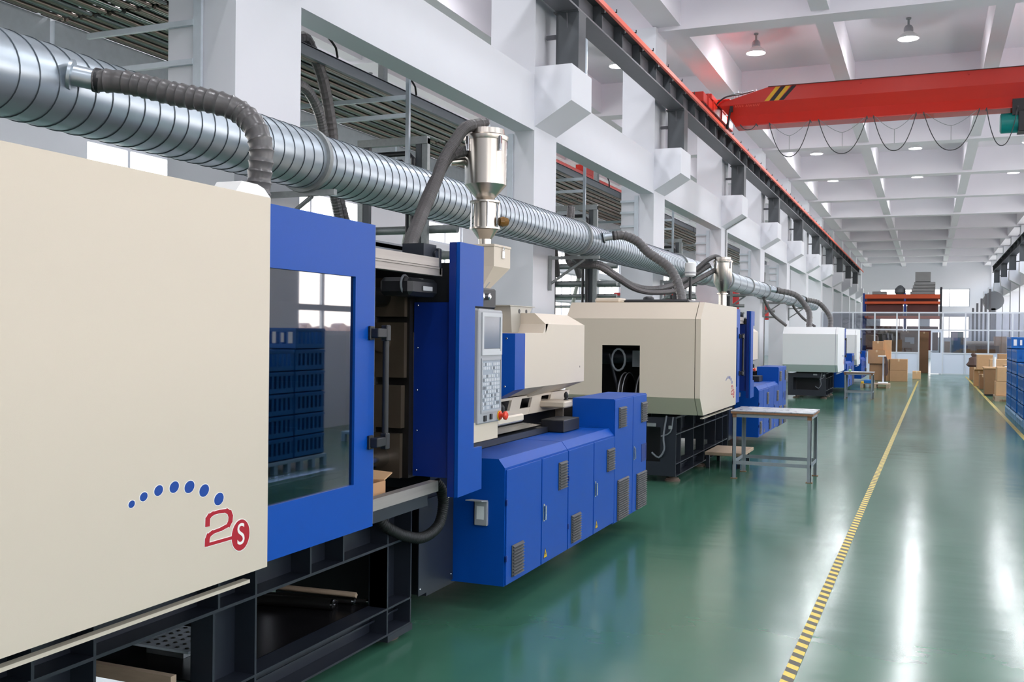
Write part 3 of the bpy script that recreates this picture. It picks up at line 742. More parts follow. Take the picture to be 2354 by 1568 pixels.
    pts = [(2.69, .952), (2.691, .974), (2.700, .982), (2.718, .987), (2.751, .988), (2.787, .985), (2.803, .976), (2.810, .962), (2.808, .946), (2.798, .934), (2.759, .927), (2.716, .924), (2.696, .917), (2.689, .905), (2.688, .887), (2.835, .887)]
    for wd, mt_, dx in ((.0078, M_logo_w, .0008), (.0056, M_logo_r, .0014)):
        if wd > .007 and not lvl: continue
        rb = MB()
        for i in range(len(pts) - 1):
            (a1, b1), (a2, b2) = pts[i], pts[i + 1]
            d_ = Vector((a2 - a1, b2 - b1)); L = d_.length; d_ /= L; wh = wd + .0062 * abs(d_.y); nrm = Vector((-d_.y, d_.x)) * wh
            e_ = d_ * (wh * .4)
            q = [(a1 + ly - e_.x + nrm.x, b1 - e_.y + nrm.y), (a1 + ly - e_.x - nrm.x, b1 - e_.y - nrm.y), (a2 + ly + e_.x - nrm.x, b2 + e_.y - nrm.y), (a2 + ly + e_.x + nrm.x, b2 + e_.y + nrm.y)]
            rb.prism(q, 'x', X, X + dx + .00002 * i)
        rb.build('logo_numeral', mt_, front)
    if lvl: D(2.864 + ly, .888, .052, .057, M_logo_w, .0015, 'logo_outline')
    D(2.864 + ly, .888, .049, .054, M_logo_r, .0021, 'logo_badge')
    text_mesh('S', .106, .0004, lambda c: (X + .0026 + c.z, 2.864 + ly + c.x * .95, .888 + c.y)).build('logo_letter', M_logo_w, front)

    # sliding door
    xd = X - .012
    yd0, yd1 = y1 - .04, ydoor
    zt, zb = z1 - .018, z0 + .013
    wy1 = yd1 - .158; wz0, wz1 = zb + .20, zt - .232
    dr = MB().box(xd - .03, xd, yd0, yd1, wz1, zt).box(xd - .03, xd, yd0, yd1, zb, wz0).box(xd - .03, xd, wy1, yd1, wz0, wz1)
    door = dr.build('sliding_door', M_blue, t)
    MB().box(xd - .028, xd - .012, yd0, wy1 + .01, wz0 - .01, wz1 + .01).build('window_pane', M_tint, door)
    MB().box(xd - .034, xd - .002, yd1 + .0005, yd1 + .006, zb + .01, zt - .01).build('edge_strip', M_greyd, door)
    hz0, hz1 = z0 + .38, z0 + .85
    hd = MB()
    for z in (hz0, hz1): hd.bbox(xd, xd + .014, yd1 - .055, yd1 - .02, z - .03, z + .03, .003).bbox(xd + .01, xd + .05, yd1 - .05, yd1 + .045, z - .02, z + .02, .004).bbox(xd + .02, xd + .052, yd1 + .02, yd1 + .055, z - .035, z + .035, .004)
    hd.cyl((xd + .036, yd1 + .037, hz0), (xd + .036, yd1 + .037, hz1), .014)
    hd.build('door_handle', M_black, door)

    # pillar with step, side plate with rivets
    P0, P1 = 4.615 + dy, 4.91 + dy
    poly = [(P0, z0 + .015), (P1 - .0, z0 + .02), (P1 - .0, .993), (P1 - .105, .993), (P1 - .105, 1.742), (P1, 1.742), (P1, z1 - .018), (P0, z1 - .018)]
    pil = MB().prism(poly, 'x', X - .02, X).build('pillar', M_blue, t)
    MB().box(X - .27, X - .022, P0 + .02, P0 + .035, .853, 1.756).box(X - .06, X - .022, P0, P0 + .015, z0 + .015, z1 - .018).build('side_plate', M_blued, pil)
    if lvl:
        for z in (1.74, 1.52, 1.30, 1.09, .884):
            for x in (X - .249, X - .028): MB().lathe((x, P0 + .02, z), (0, -1, 0), [(0, .005), (.003, .003)], 8).build('rivet', M_chrome, pil)
    # top guide rails and hood
    MB().box(X - .14, X - .085, yd1 - .5, P0 - .07, z1 - .148, z1 - .104).box(X - .14, X - .10, yd1 - .5, P0 - .0, z1 - .192, z1 - .152).box(X - .145, X - .092, yd1 - .5, P0 - .05, z1 - .158, z1 - .149).build('guide_rail', M_railal, t)
    MB().prism([(yd1 - .5, z1 - .10), (P0 + .15, z1 - .10), (P0 + .17, z1 - .06), (P0 + .02, z1 - .03), (yd1 - .5, z1 - .03)], 'x', X - .8, X - .3).build('hood', M_greyd, t)
    MB().box(X - .24, X - .12, P0 - .17, P0 - .03, z1 - .13, z1 - .035).cyl((X - .13, P0 - .05, z1 - .085), (X - .105, P0 - .05, z1 - .085), .022).bbox(X - .13, X - .10, P0 - .035, P0 - .005, z1 - .19, z1 - .05, .005).build('rail_bracket', M_frame, t)
    MB().box(X - .75, X - .28, P0 + .05, P0 + .3, z1 - .3, z1 - .05).build('head_block', M_frame, t)
    MB().box(X - .62, X - .062, P0 + .036, P0 + .05, 1.6, z1 - .12).build('dark_baffle', M_black, t)
    # lower ledge and drip tray
    MB().box(X - .19, X - .14, y1 - .1, P0 + .06, z0 + .03, z0 + .085).build('ledge_rail', M_railal, t)
    MB().box(X - .18, X - .15, y1 - .1, P0 - .04, z0 - .03, z0 + .028).build('ledge_plate', M_frame, t)
    MB().box(XB + .15, X - .19, y1 - .5, P0 + .05, z0 + .02, z0 + .035).build('drip_tray', M_tray, t)
    # clamping unit inside
    MB().box(XB + .12, X - .275, P0 - .02, P0 + .25, z0 + .1, z1 - .25).build('fixed_platen', M_dark, t)
    MB().box(XB + .2, X - .29, P0 - .05, P0 - .02, z1 - .40, z1 - .20).box(XB + .2, X - .29, P0 - .05, P0 - .02, z0 + .62, z1 - .43).box(XB + .2, X - .30, P0 - .06, P0 - .02, z0 + .36, z0 + .58).box(XB + .2, X - .31, P0 - .05, P0 - .02, z0 + .10, z0 + .33).cyl((X - .42, P0 - .05, z0 + .8), (X - .42, P0 - .065, z0 + .8), .05).build('mould_half', M_iron, t)
    if lvl:
        MB().box(X - .49, X - .47, P0 - .03, P0 + .0, z0 + .2, z1 - .3).build('mould_edge', M_steel, t)
        MB().bbox(X - .30, X - .12, P0 - .30, P0 + .0, z1 - .30, z1 - .21, .02).build('sensor_housing', M_black, t)
        MB().box(X - .118, X - .114, P0 - .18, P0 - .08, z1 - .272, z1 - .25).build('name_plate', M_grey, t)
        MB().tube([(X - .17, P0 - .27 + .04 * math.cos(q), z1 - .245 + .045 * math.sin(q)) for q in [i * .5 for i in range(13)]], .006, 6, closed=True).build('cable_loop', M_greyd, t)
    MB().box(XB + .15, X - .40, y1 - .75, y1 - .25, z0 + .05, z1 - .2).build('moving_platen', M_frame, t)
    MB().box(XB + .3, X - .42, y1 - .25, y1 + .12, z0 + .3, z1 - .45).build('mould_half', M_iron, t)
    for z in (z0 + .2, z1 - .30):
        for x in (X - .42, XB + .25): MB().cyl((x, y1 - .5, z), (x, P0 + .1, z), .05, n=20).build('tie_bar', M_chrome if z < 1.4 else M_dark, t)
    MB().box(XB + .03, XB + .05, y1, P0 + .3, z0, z1 - .1).box(XB + .05, X - .30, y1 - .02, P0 + .3, z1 - .06, z1 - .04).box(XB + .05, X - .30, P0 + .28, P0 + .3, z0, z1 - .06).build('back_guard', M_frame, t)
    if lvl:
        # carton in the drip tray
        MB().box(X - .32, X - .31, 3.95, 4.35, z0 + .035, z0 + .13).box(X - .6, X - .59, 3.95, 4.35, z0 + .035, z0 + .13).box(X - .6, X - .31, 4.34, 4.35, z0 + .035, z0 + .13)
    # control panel
    c0, c1 = 5.02 + dy, 5.41 + dy
    cb = MB().box(X - .35, X - .115, c0 + .01, c1 - .02, .99, 1.10).build('control_column', M_cream, t)
    MB().bbox(X - .24, X - .125, c0, c0 + .07, 1.08, 1.735, .004).bbox(X - .25, X - .13, c0 + .05, c1, 1.10, 1.73, .004).build('column_back', M_grey, cb)
    cp = MB().bbox(X - .13, X - .10, c0 + .055, c1, 1.09, 1.732, .006).build('control_panel', M_grey, t)
    bz = MB().frame_y(X - .10, X - .092, c0 + .09, c1 - .02, 1.475, 1.715, .022).box(X - .10, X - .095, c0 + .11, c1 - .04, 1.48, 1.51).build('bezel', M_bezel, cp)
    MB().box(X - .10, X - .096, c0 + .112, c1 - .042, 1.513, 1.695).build('screen', M_screen, cp)
    MB().frame_y(X - .10, X - .094, c0 + .09, c1 - .02, 1.15, 1.458, .012).build('bezel', M_grey, cp)
    MB().box(X - .10, X - .0975, c0 + .105, c1 - .032, 1.162, 1.446).build('keypad', M_greyd if False else mat('keypad_grey', (150, 156, 166), .5), cp)
    ks = MB(); kd = MB()
    rows_ = 12 if lvl else 5; cols_ = 10 if lvl else 4
    for r in range(rows_):
        for c in range(cols_):
            if random.random() < .06 or (r == 9 and c < 6): continue
            yy = c0 + .112 + (c1 - c0 - .155) * c / cols_; zz = 1.170 + .268 * r / rows_
            (ks if random.random() < .9 else kd).box(X - .0975, X - .0945, yy, yy + (c1 - c0 - .155) / cols_ * .72, zz, zz + .268 / rows_ * .72)
    ks.build('keys', M_key, cp, kind='stuff')
    if kd.v: kd.build('keys', M_greyd, cp, kind='stuff')
    MB().bbox(X - .10, X - .092, c0 + .13, c0 + .165, 1.102, 1.135, .002).bbox(X - .10, X - .09, c0 + .215, c0 + .24, 1.108, 1.140, .002).build('rocker_switch', M_black, cp)
    MB().lathe((X - .10, c1 - .035, 1.122), (1, 0, 0), [(0, .024), (.012, .024), (.014, .012), (.03, .012), (.032, .024), (.045, .026), (.052, .016)], 20).build('stop_button', M_estop, cp)
    MB().lathe((X - .0995, c1 - .035, 1.122), (1, 0, 0), [(0, .03), (.004, .03)], 20).build('button_ring', M_yel, cp)
    pl = MB().bbox(X - .17, X - .15, c0 + .06, c1 + .02, 1.74, 1.86, .01).build('valve_plate', M_black, t)
    for yy in (c0 + .18, c0 + .27): MB().lathe((X - .15, yy, 1.81), (1, 0, 0), [(0, .02), (.02, .02), (.025, .01)], 12).build('fitting', M_chrome, pl)
    if lvl:
        # cable conduit between cabinet and frame
        q = ribbed([(X - .22, 4.80, .80), (X - .2, 4.83, .76), (X - .2, 4.855, .67), (X - .2, 4.80, .57), (X - .22, 4.66, .53), (X - .26, 4.53, .56), (X - .3, 4.42, .62), (X - .32, 4.38, .67)], .028, .012, .06, 14)
        q.build('cable_conduit', M_rub, t)
        MB().box(X - .21, X - .2, 4.90, 4.93, .70, .74).build('rating_plate', M_white, t)

    # cabinets
    CX0 = X - .36
    cy = [5.247 + dy, 5.816 + dy, 6.312 + dy, 6.867 + dy, 7.384 + dy, 7.895 + dy, 8.325 + dy]
    zc0, zcl, zct, ztt = .16, .834, .883, 1.105
    if not lvl: cy = [14.5 - 9.13 + dy - .0 if i == 0 else c for i, c in enumerate(cy)]; 
    xs0 = X - .035
    body = [(X - .34, zc0), (X - .006, zc0), (X - .006, zcl), (X - .045, zct), (X - .34, zct)]
    cab = MB().prism(body, 'y', cy[0], cy[2] - .004).build('cabinet', M_blue, t)
    cab2 = MB().prism(body, 'y', cy[2] + .004, cy[4] - .002).build('cabinet', M_blue, t)
    tall = MB().box(X - .34, X - .006, cy[4], cy[5] - .003, zc0 - .012, ztt).box(X - .34, X - .006, cy[5] + .003, cy[6], zc0 - .012, ztt).build('tall_cabinet', M_blue, t)
    zd1 = zcl - .012
    for i in range(4):
        par = cab if i < 2 else cab2
        d_ = MB().bbox(X - .006, X + .003, cy[i] + .012, cy[i + 1] - .004, zc0 + .004, zd1, .002).build('cabinet_door', M_blue, par)
        d_['label'] = ''; del d_['label']
        a, b = cy[i], cy[i + 1]
        if i == 0: louvre(X + .003, a + .09, a + .265, .195, .378, d_)
        if i == 1: louvre(X + .003, a + .305, a + .465, .585, .765, d_)
        if i == 2: louvre(X + .003, a + .07, a + .262, .190, .378, d_)
        if i == 3: louvre(X + .003, a + .315, a + .505, .572, .74, d_)
        if i in (1, 3):
            MB().bbox(X + .003, X + .009, a + .028, a + .048, .43, .54, .002).bbox(X + .009, X + .022, a + .03, a + .046, .438, .53, .003).build('door_handle', M_chrome, d_)
            ys_, z_ = a + .045, .196
            MB().prism([(ys_, z_), (ys_ + .064, z_), (ys_ + .032, z_ + .062)], 'x', X + .003, X + .0042).build('warning_sign', M_black, d_)
            MB().prism([(ys_ + .006, z_ + .004), (ys_ + .058, z_ + .004), (ys_ + .032, z_ + .054)], 'x', X + .003, X + .0048).build('warning_sign', M_yel, d_)
            MB().prism([(ys_ + .034, z_ + .042), (ys_ + .024, z_ + .024), (ys_ + .031, z_ + .024), (ys_ + .028, z_ + .009), (ys_ + .041, z_ + .029), (ys_ + .034, z_ + .029)], 'x', X + .003, X + .0052).build('bolt_symbol', M_black, d_)
        for zz in (.30, .62) if i in (0, 2) else (): MB().bbox(X + .0, X + .010, a + .0, a + .012, zz, zz + .035, .002).build('hinge', M_blued, d_)
    for i in (4, 5):
        d_ = MB().bbox(X - .006, X + .003, cy[i] + .006, cy[i + 1] - .006, zc0 - .006, ztt - .006, .002).build('cabinet_door', M_blue, tall)
        a = cy[i]
        if i == 4: louvre(X + .003, a + .10, a + .30, .873, 1.036, d_); louvre(X + .003, a + .08, a + .385, .158, .474, d_)
        else:
            louvre(X + .003, a + .245, a + .42, .868, 1.036, d_); louvre(X + .003, a + .12, a + .42, .158, .455, d_)
            MB().bbox(X + .003, X + .009, a + .022, a + .042, .58, .69, .002).bbox(X + .009, X + .022, a + .024, a + .04, .588, .68, .003).build('door_handle', M_chrome, d_)
            MB().frame_y(X + .003, X + .006, a + .265, a + .42, .538, .685, .02).box(X + .003, X + .0045, a + .285, a + .40, .558, .665).build('recess_cover', M_blued, d_)
    if lvl:
        so = MB().bbox(-2.385, -2.305, cy[0] - .02, cy[0], .50, .64, .003).build('socket_box', M_grey, cab)
        MB().add([(-2.40, cy[0] - .02, .64), (-2.30, cy[0] - .02, .64), (-2.30, cy[0] - .11, .652), (-2.40, cy[0] - .11, .652), (-2.40, cy[0] - .02, .648), (-2.30, cy[0] - .02, .648), (-2.30, cy[0] - .11, .658), (-2.40, cy[0] - .11, .658)],
                 [(0, 1, 2, 3), (4, 5, 6, 7), (0, 1, 5, 4), (1, 2, 6, 5), (2, 3, 7, 6), (3, 0, 4, 7)]).build('socket_lid', M_grey, so)
        MB().box(-2.37, -2.325, cy[0] - .0215, cy[0] - .02, .535, .61).build('socket_face', M_white, so)
        MB().box(-2.39, -2.383, cy[0] - .012, cy[0], .5, .64).build('socket_side', M_black, so)
    # bed behind the cabinets, rails, carriage
    MB().box(XB + .12, X - .345, 4.95 + dy, 8.25 + dy, .14, .86).build('bed', M_frame, t)
    MB().box(X - .40, X - .345, 4.95 + dy, cy[4] - .05, .885, .925).build('bed_rail', M_frame, t)
    MB().box(X - .9, X - .40, c0 + .37, cy[4], .86, .90).box(X - .6, X - .42, c0 + .40, c0 + .9, .90, 1.02).build('slide_base', M_black, t)
    MB().box(XB + .2, X - .38, 8.0 + dy, 8.2 + dy, .862, 1.06).build('motor_base', M_black, t)
    MB().bbox(X - .40, X - .22, 6.85 + dy, 7.20 + dy, .885, .975, .006).build('terminal_box', M_black, t)
    ca = MB().bbox(X - .62, X - .20, 5.60 + dy, 6.02 + dy, 1.035, 1.085, .01).build('carriage_foot', M_cream, t)
    MB().lathe((X - .27, 5.82 + dy, 1.085), (0, 0, 1), [(0, .022), (.012, .012), (.03, .018), (.05, .016), (.065, .005)], 10).build('knob', M_black, ca)
    cg = MB().bbox(X - .62, X - .34, 7.2 + dy, 7.5 + dy, 1.035, 1.085, .01).build('carriage_foot', M_cream, t)
    MB().lathe((X - .40, 7.4 + dy, 1.085), (0, 0, 1), [(0, .022), (.012, .012), (.03, .018), (.05, .016), (.065, .005)], 10).build('knob', M_black, cg)
    pt = MB().prism([(X - .60, .93), (X - .42, .93), (X - .36, .945), (X - .50, .955)], 'y', 5.9 + dy, 6.75 + dy).build('slide_cover', M_steel, t)
    # pedestal with three windows
    ped = MB()
    xq = X - .54
    for a, b in ((6.18, 6.35), (6.56, 6.75), (6.96, 7.16), (7.37, 7.80)):
        ped.prism([(a + dy, 1.0), (b + dy, 1.0), (b + .085 + dy, 1.14), (a + .085 + dy, 1.14)], 'x', xq - .02, xq)
    for z_, q_ in ((1.0, 1.05), (1.122, 1.14)):
        k0 = (z_ - 1.0) / .14 * .085; k1 = (q_ - 1.0) / .14 * .085
        ped.prism([(6.18 + k0 + dy, z_), (7.80 + k0 + dy, z_), (7.80 + k1 + dy, q_), (6.18 + k1 + dy, q_)], 'x', xq - .021, xq - .001)
    ped.box(xq - .4, xq - .02, 7.78 + dy, 7.80 + dy, .9, 1.14)
    ped.build('pedestal', M_cream, t)
    MB().box(xq - .4, xq - .08, 6.2 + dy, 7.76 + dy, .9, 1.14).build('cylinder_block', M_dark, t)
    MB().cyl((X - .65, 5.4 + dy, 1.16), (X - .65, 6.4 + dy, 1.16), .10).build('barrel', M_dark, t)
    # injection housing
    xh = X - .40
    prof = [(xh, 1.215), (xh, 1.672), (xh - .09, 1.752), (xh - .75, 1.752), (xh - .75, 1.15), (xh - .13, 1.13)]
    A0, A1 = 6.93 + dy, 7.835 + dy
    hh = MB()
    hh.add([(p[0], A0, p[1]) for p in prof] + [(xh, A1, 1.215), (xh, A1, 1.672), (xh - .09, A1 - .18, 1.752), (xh - .75, A1 - .18, 1.752), (xh - .75, A1 - .1, 1.15), (xh - .13, A1 - .2, 1.15)],
           [(0, 1, 7, 6), (1, 2, 8, 7), (2, 3, 9, 8), (3, 4, 10, 9), (4, 5, 11, 10), (5, 0, 6, 11), (6, 7, 8, 9, 10, 11), (0, 1, 2, 3, 4, 5)])
    low = [(xh, 1.215), (xh, 1.605), (xh - .75, 1.605), (xh - .75, 1.15), (xh - .13, 1.15)]
    hh.prism(low, 'y', 6.515 + dy, 6.931 + dy)
    hh.prism([(xh - .30, 1.605), (xh - .32, 1.74), (xh - .75, 1.74), (xh - .75, 1.605)], 'y', 6.55 + dy, 6.93 + dy)
    hh.prism([(6.93 + dy, 1.605), (6.88 + dy, 1.605), (6.93 + dy, 1.672), (6.99 + dy, 1.68)], 'x', xh - .3, xh)
    inj = hh.build('injection_housing', M_cream, t)
    MB().prism([(xh + .004, 1.213), (xh + .004, 1.60), (xh - .22, 1.60), (xh - .17, 1.54), (xh - .14, 1.50), (xh - .14, 1.30), (xh - .22, 1.245), (xh - .40, 1.20), (xh - .40, 1.145), (xh - .13, 1.145)], 'y', 6.33 + dy, 6.515 + dy).build('blue_cover', M_blue, inj)
    if lvl:
        for (x, z) in ((xh - .06, 1.565), (xh - .07, 1.235)): MB().lathe((x, 6.33 + dy, z), (0, -1, 0), [(0, .008), (.004, .005)], 10).build('screw', M_chrome, inj)
        MB().box(xh, xh + .001, 7.72, 7.73, 1.33, 1.345).build('screw_hole', M_black, inj)
        # steel chute on the housing recess
        x_ = -2.8
        f_ = MB().add([(x_, 6.76, 1.606), (x_, 6.94, 1.606), (x_, 7.17, 1.80), (x_, 6.73, 1.80), (x_ - .10, 6.76, 1.606), (x_ - .10, 6.94, 1.606), (x_ - .14, 7.17, 1.80), (x_ - .14, 6.73, 1.80)],
                      [(0, 1, 2, 3), (4, 5, 6, 7), (0, 3, 7, 4), (1, 2, 6, 5)]).box(x_ - .16, x_ + .01, 6.70, 7.20, 1.80, 1.806).build('chute', M_chute, inj)
        for yy in (6.90, 7.04): MB().cyl((x_, yy, 1.765), (x_ + .003, yy, 1.765), .016).build('chute_hole', M_black, f_)
    # ---- base frame
    F = X - .30
    fy0, fy1 = (frame_ys[0], frame_ys[-1])
    fr = MB()
    fr.box(F - .10, F, fy0, fy1, .064, .074).box(F - .10, F, fy0, fy1, .196, .206).box(F - .10, F, fy0, fy1, .518, .530).box(F - .10, F, fy0, fy1, z0 - .05, z0 - .03)
    fr.box(F - .11, F - .10, fy0, fy1, .064, .206).box(F - .11, F - .10, fy0, fy1, .52, z0 - .03)
    fr.box(F - .075, F - .07, fy0, fy1, .13, .140)
    rail = fr.build('base_frame', M_frame, t)
    for yy in frame_ys: MB().box(F - .10, F - .0005, yy - .006, yy + .006, .206, .518).box(F - .10, F - .0005, yy - .006, yy + .006, .53, z0 - .05).box(F - .10, F - .0005, yy - .006, yy + .006, .074, .196).build('rib', M_frame, rail)
    extra = [.63, .9, 1.2, 1.52, 1.74]
    if lvl:
        for yy in (2.26, 3.13, 3.75, 4.02): MB().box(F - .10, F - .0005, yy - .006, yy + .006, .53, z0 - .05).build('rib', M_frame, rail)
        for a, b in ((3.10, 3.36), (2.2, 2.507), (4.437, 4.68)):
            MB().box(F - .11, F - .10, a, b, .206, .518).box(F - .10, F, a - .006, a + .006, .206, .518).build('post_plate', M_frame, rail)
        MB().box(XB + .2, F - .12, 3.2, 4.43, .195, .203).build('floor_tray', M_tray, rail)
        MB().box(XB + .2, F - .10, 2.98, 3.01, .25, .30).box(XB + .2, F - .10, 2.6, 2.63, .10, .15).build('cross_bar', M_wood, rail)
        MB().box(XB + .2, XB + .22, 3.7, 4.75, .1, z0 - .1).build('rear_plate', M_black, rail)
        MB().box(XB + .3, F - .10, 4.75, 4.76, .1, z0 - .1).build('end_plate', M_black, rail)
        MB().box(X - .305, X - .30, 4.77, 5.19, .185, z0 - .05).build('side_cover', M_frame, t)
        MB().box(F - .30, F + .002, 4.44, 4.70, .03, .064).build('foot_plate', M_frame, t)
        for z in (.24,): 
            for yy in (4.79, 5.17): MB().lathe((X - .30, yy, .22), (1, 0, 0), [(0, .006), (.003, .004)], 8).build('rivet', M_chrome, t)
    else:
        # end face of the frame with lower beam and machinery
        ef = MB().box(XB + .04 if opening else X - 1.25, F - .0, fy0 - .012, fy0, .07, .22).box(X - 1.25, X - 1.13, fy0 - .012, fy0, .22, z0 - .04).box(F - .17, F, fy0 - .012, fy0, .22, z0 - .04).box(X - 1.13, F - .17, fy0 - .012, fy0, z0 - .15, z0 - .04)
        ef.build('end_frame', M_frame, rail)
        MB().box(XB + .02 if opening else X - 1.1, F - .2, fy0 + .5, fy0 + .55, .1, z0 + .1).build('inner_plate', M_black, rail)
        if opening: MB().box(XB + .02, XB + .2, fy0 + .02, fy0 + .04, .22, z0 + .05).build('inner_plate', M_black, rail)
        MB().tube(resample([(X - .40, fy0 - .03, z0 - .02), (X - .43, fy0 - .04, .5), (X - .42, fy0 - .04, .36), (X - .48, fy0 - .04, .27), (X - .56, fy0 - .03, .32)], .03), .01, 8).tube(resample([(X - .33, fy0 - .02, z0 - .03), (X - .36, fy0 - .02, .55), (X - .46, fy0 - .03, .5)], .03), .008, 8).build('cable', M_greyd, rail)
        MB().bbox(X - .62, X - .52, fy0 - .03, fy0 + .1, .6, .64, .005).bbox(X - .38, X - .34, fy0 - .03, fy0 + .02, .58, .62, .003).build('fitting', M_galvd, rail)
    zf = .064
    for yy in ((4.60, 2.9, 1.6) if lvl else (fy0 + .15, (fy0 + fy1) / 2, fy1 - .2)):
        for x in ((F - .07,) if not lvl else (F - .12,)):
            MB().lathe((x, yy, 0), (0, 0, 1), [(0, .085), (.016, .085), (.02, .072), (.034, .07), (.036, .04), (.05, .04), (.052, .02), (zf + .005, .02)], 24).build('levelling_foot', M_foot, t)
            MB().lathe((XB + .3, yy, 0), (0, 0, 1), [(0, .085), (.016, .085), (.02, .072), (.034, .07), (.036, .02), (zf + .005, .02)], 24).build('levelling_foot', M_foot, t)
    # inner bed so nothing shows through
    MB().box(XB + .2, XB + .24, fy0, fy1, .1, z0 - .05).build('rear_beam', M_frame, rail)
    return t

m1 = machine('nearest machine with large cream panel, blue sliding door and open mould bay', -2.2, .9, 3.02, 3.788, 0, .745, 2.08, M_cream, 1, None, [.95, 1.3, 1.7, 2.0, 2.507, 3.36, 4.437, 4.684], chamf=False)
m2 = machine('second machine, cream housing with a square opening in its end face', -2.2, 10.5, 12.64, 12.95, 9.13, .745, 1.955, M_cream, 0, (-3.28, -2.855, .95, 1.485), [10.72, 10.95, 11.6, 12.2, 12.9, 13.4, 13.75])
m3 = machine('third machine, pale grey housing beyond the first work table', -2.1, 26.7, 28.95, 29.15, 24.55, .69, 1.85, M_cream2, 0, None, [27.0, 27.6, 28.2, 28.8, 29.1])
m4 = machine('fourth and farthest machine, white housing behind the third machine', -2.1, 34.2, 35.9, 36.0, 31.35, .69, 1.85, M_cream2, 0, None, [34.5, 35.0, 35.6, 36.0])

# things in and under the first machine
bx = thing('tray_carton', 'open brown carton lying in the mould bay of the nearest machine', 'box', (-2.55, 4.15, .78))
MB().box(-2.46, -2.452, 3.92, 4.32, .78, .87).box(-2.70, -2.692, 3.92, 4.32, .78, .87).box(-2.692, -2.46, 4.312, 4.32, .78, .87).box(-2.692, -2.46, 3.92, 3.928, .78, .87).box(-2.692, -2.46, 3.928, 4.312, .78, .786).build('box_walls', M_card, bx)
MB().add([(-2.46, 4.32, .868), (-2.69, 4.32, .868), (-2.69, 4.40, .905), (-2.46, 4.40, .895), (-2.46, 4.32, .874), (-2.69, 4.32, .874), (-2.69, 4.40, .911), (-2.46, 4.40, .901)], [(0, 1, 2, 3), (4, 5, 6, 7), (0, 1, 5, 4), (1, 2, 6, 5), (2, 3, 7, 6), (3, 0, 4, 7)]).build('flap', M_card2, bx)
rd = [(-2.74, 4.30, .028, 'thick black steel rod lying foremost on the tray in the nearest machine frame'), (-2.76, 4.36, .016, 'thin rod with ring end beside the thick rod on the frame tray'), (-2.70, 4.43, .018, 'middle rod with open end on the frame tray'), (-2.64, 4.47, .012, 'short thin rod at the right end of the frame tray'), (-2.80, 4.33, .014, 'rearmost rod behind the thick rod on the frame tray')]
for i, (x, y, r, lb) in enumerate(rd):
    t = thing('steel_rod', lb, 'rod', (x, y, .204), 'rods on the tray under the machine')
    MB().cyl((x, y, .204 + r), (x - .52, y - .10, .204 + r), r, n=16).build('shaft', M_dark, t)
    MB().lathe((x, y, .204 + r), (.52, .10, 0), [(0, r), (.012, r * 1.02), (.0125, r * .6), (.002, r * .55)], 16, caps=False).build('end_ring', M_chrome, t)
pt = MB().tube([(-2.66, 4.40, .262), (-3.35, 4.36, .262)], .016, 4).build('wooden_batten', M_wood); tag(pt, 'pale wooden batten lying behind the rods on the frame tray', 'batten')
sp = thing('perforated_step', 'perforated aluminium step plate seen through the nearest machine frame', 'step', (-2.95, 3.5, .2))
pm = MB().box(-3.2, -2.74, 3.24, 3.52, .29, .30)
pm.build('plate', M_galvl, sp)
dots = MB()
for i in range(9):
    for j in range(6): dots.lathe((-3.17 + i * .05, 3.27 + j * .045, .30), (0, 0, 1), [(0, .010), (.004, .006)], 6)
dots.build('raised_dots', M_steel, sp, kind='stuff')
MB().box(-3.10, -2.90, 3.40, 3.50, .204, .29).build('support', M_galvd, sp)

# ------------------------------------------------------------ material hopper of the first machine
hp = thing('material_hopper', 'cream square funnel hopper with toggle latch under the near loader', 'hopper', (-3.06, 6.82, 1.8))
hx0, hx1, hy0, hy1 = -3.21, -2.90, 6.65, 6.955
MB().box(hx0, hx1, hy0, hy1, 2.085, 2.235).add([(hx0, hy0, 2.085), (hx1, hy0, 2.085), (hx1, hy1, 2.085), (hx0, hy1, 2.085), (-3.10, 6.62, 1.86), (-3.02, 6.62, 1.86), (-3.02, 6.70, 1.86), (-3.10, 6.70, 1.86)],
    [(0, 1, 5, 4), (1, 2, 6, 5), (2, 3, 7, 6), (3, 0, 4, 7), (4, 5, 6, 7)]).build('bin', M_cream, hp)
MB().bbox(hx0 - .006, hx1 + .006, hy0 - .006, hy1 + .006, 2.228, 2.246, .003).build('lid', M_cream, hp)
MB().bbox(hx1, hx1 + .012, 6.79, 6.825, 2.15, 2.205, .002).tube([(hx1 + .01, 6.807 + .012 * math.cos(q * .6), 2.215 + .02 * math.sin(q * .6)) for q in range(11)], .003, 6).build('latch', M_chrome, hp)
MB().add([(-2.925, 6.74, 2.055), (-2.925, 6.78, 2.055), (-3.005, 6.675, 1.90), (-3.005, 6.665, 1.90), (-2.92, 6.74, 2.05), (-2.92, 6.78, 2.05), (-3.0, 6.675, 1.895), (-3.0, 6.665, 1.895)], [(0, 1, 2, 3), (4, 5, 6, 7), (0, 1, 5, 4), (1, 2, 6, 5), (2, 3, 7, 6), (3, 0, 4, 7)]).build('sight_strip', M_grey, hp)
MB().cyl((-3.06, 6.66, 1.74), (-3.06, 6.66, 1.87), .04).cyl((-2.98, 6.66, 1.80), (-2.93, 6.66, 1.80), .02).build('outlet', M_galvd, hp)
MB().cyl((-3.085, 6.9, 2.24), (-3.085, 6.9, 2.30), .047).build('neck', M_galv, hp)

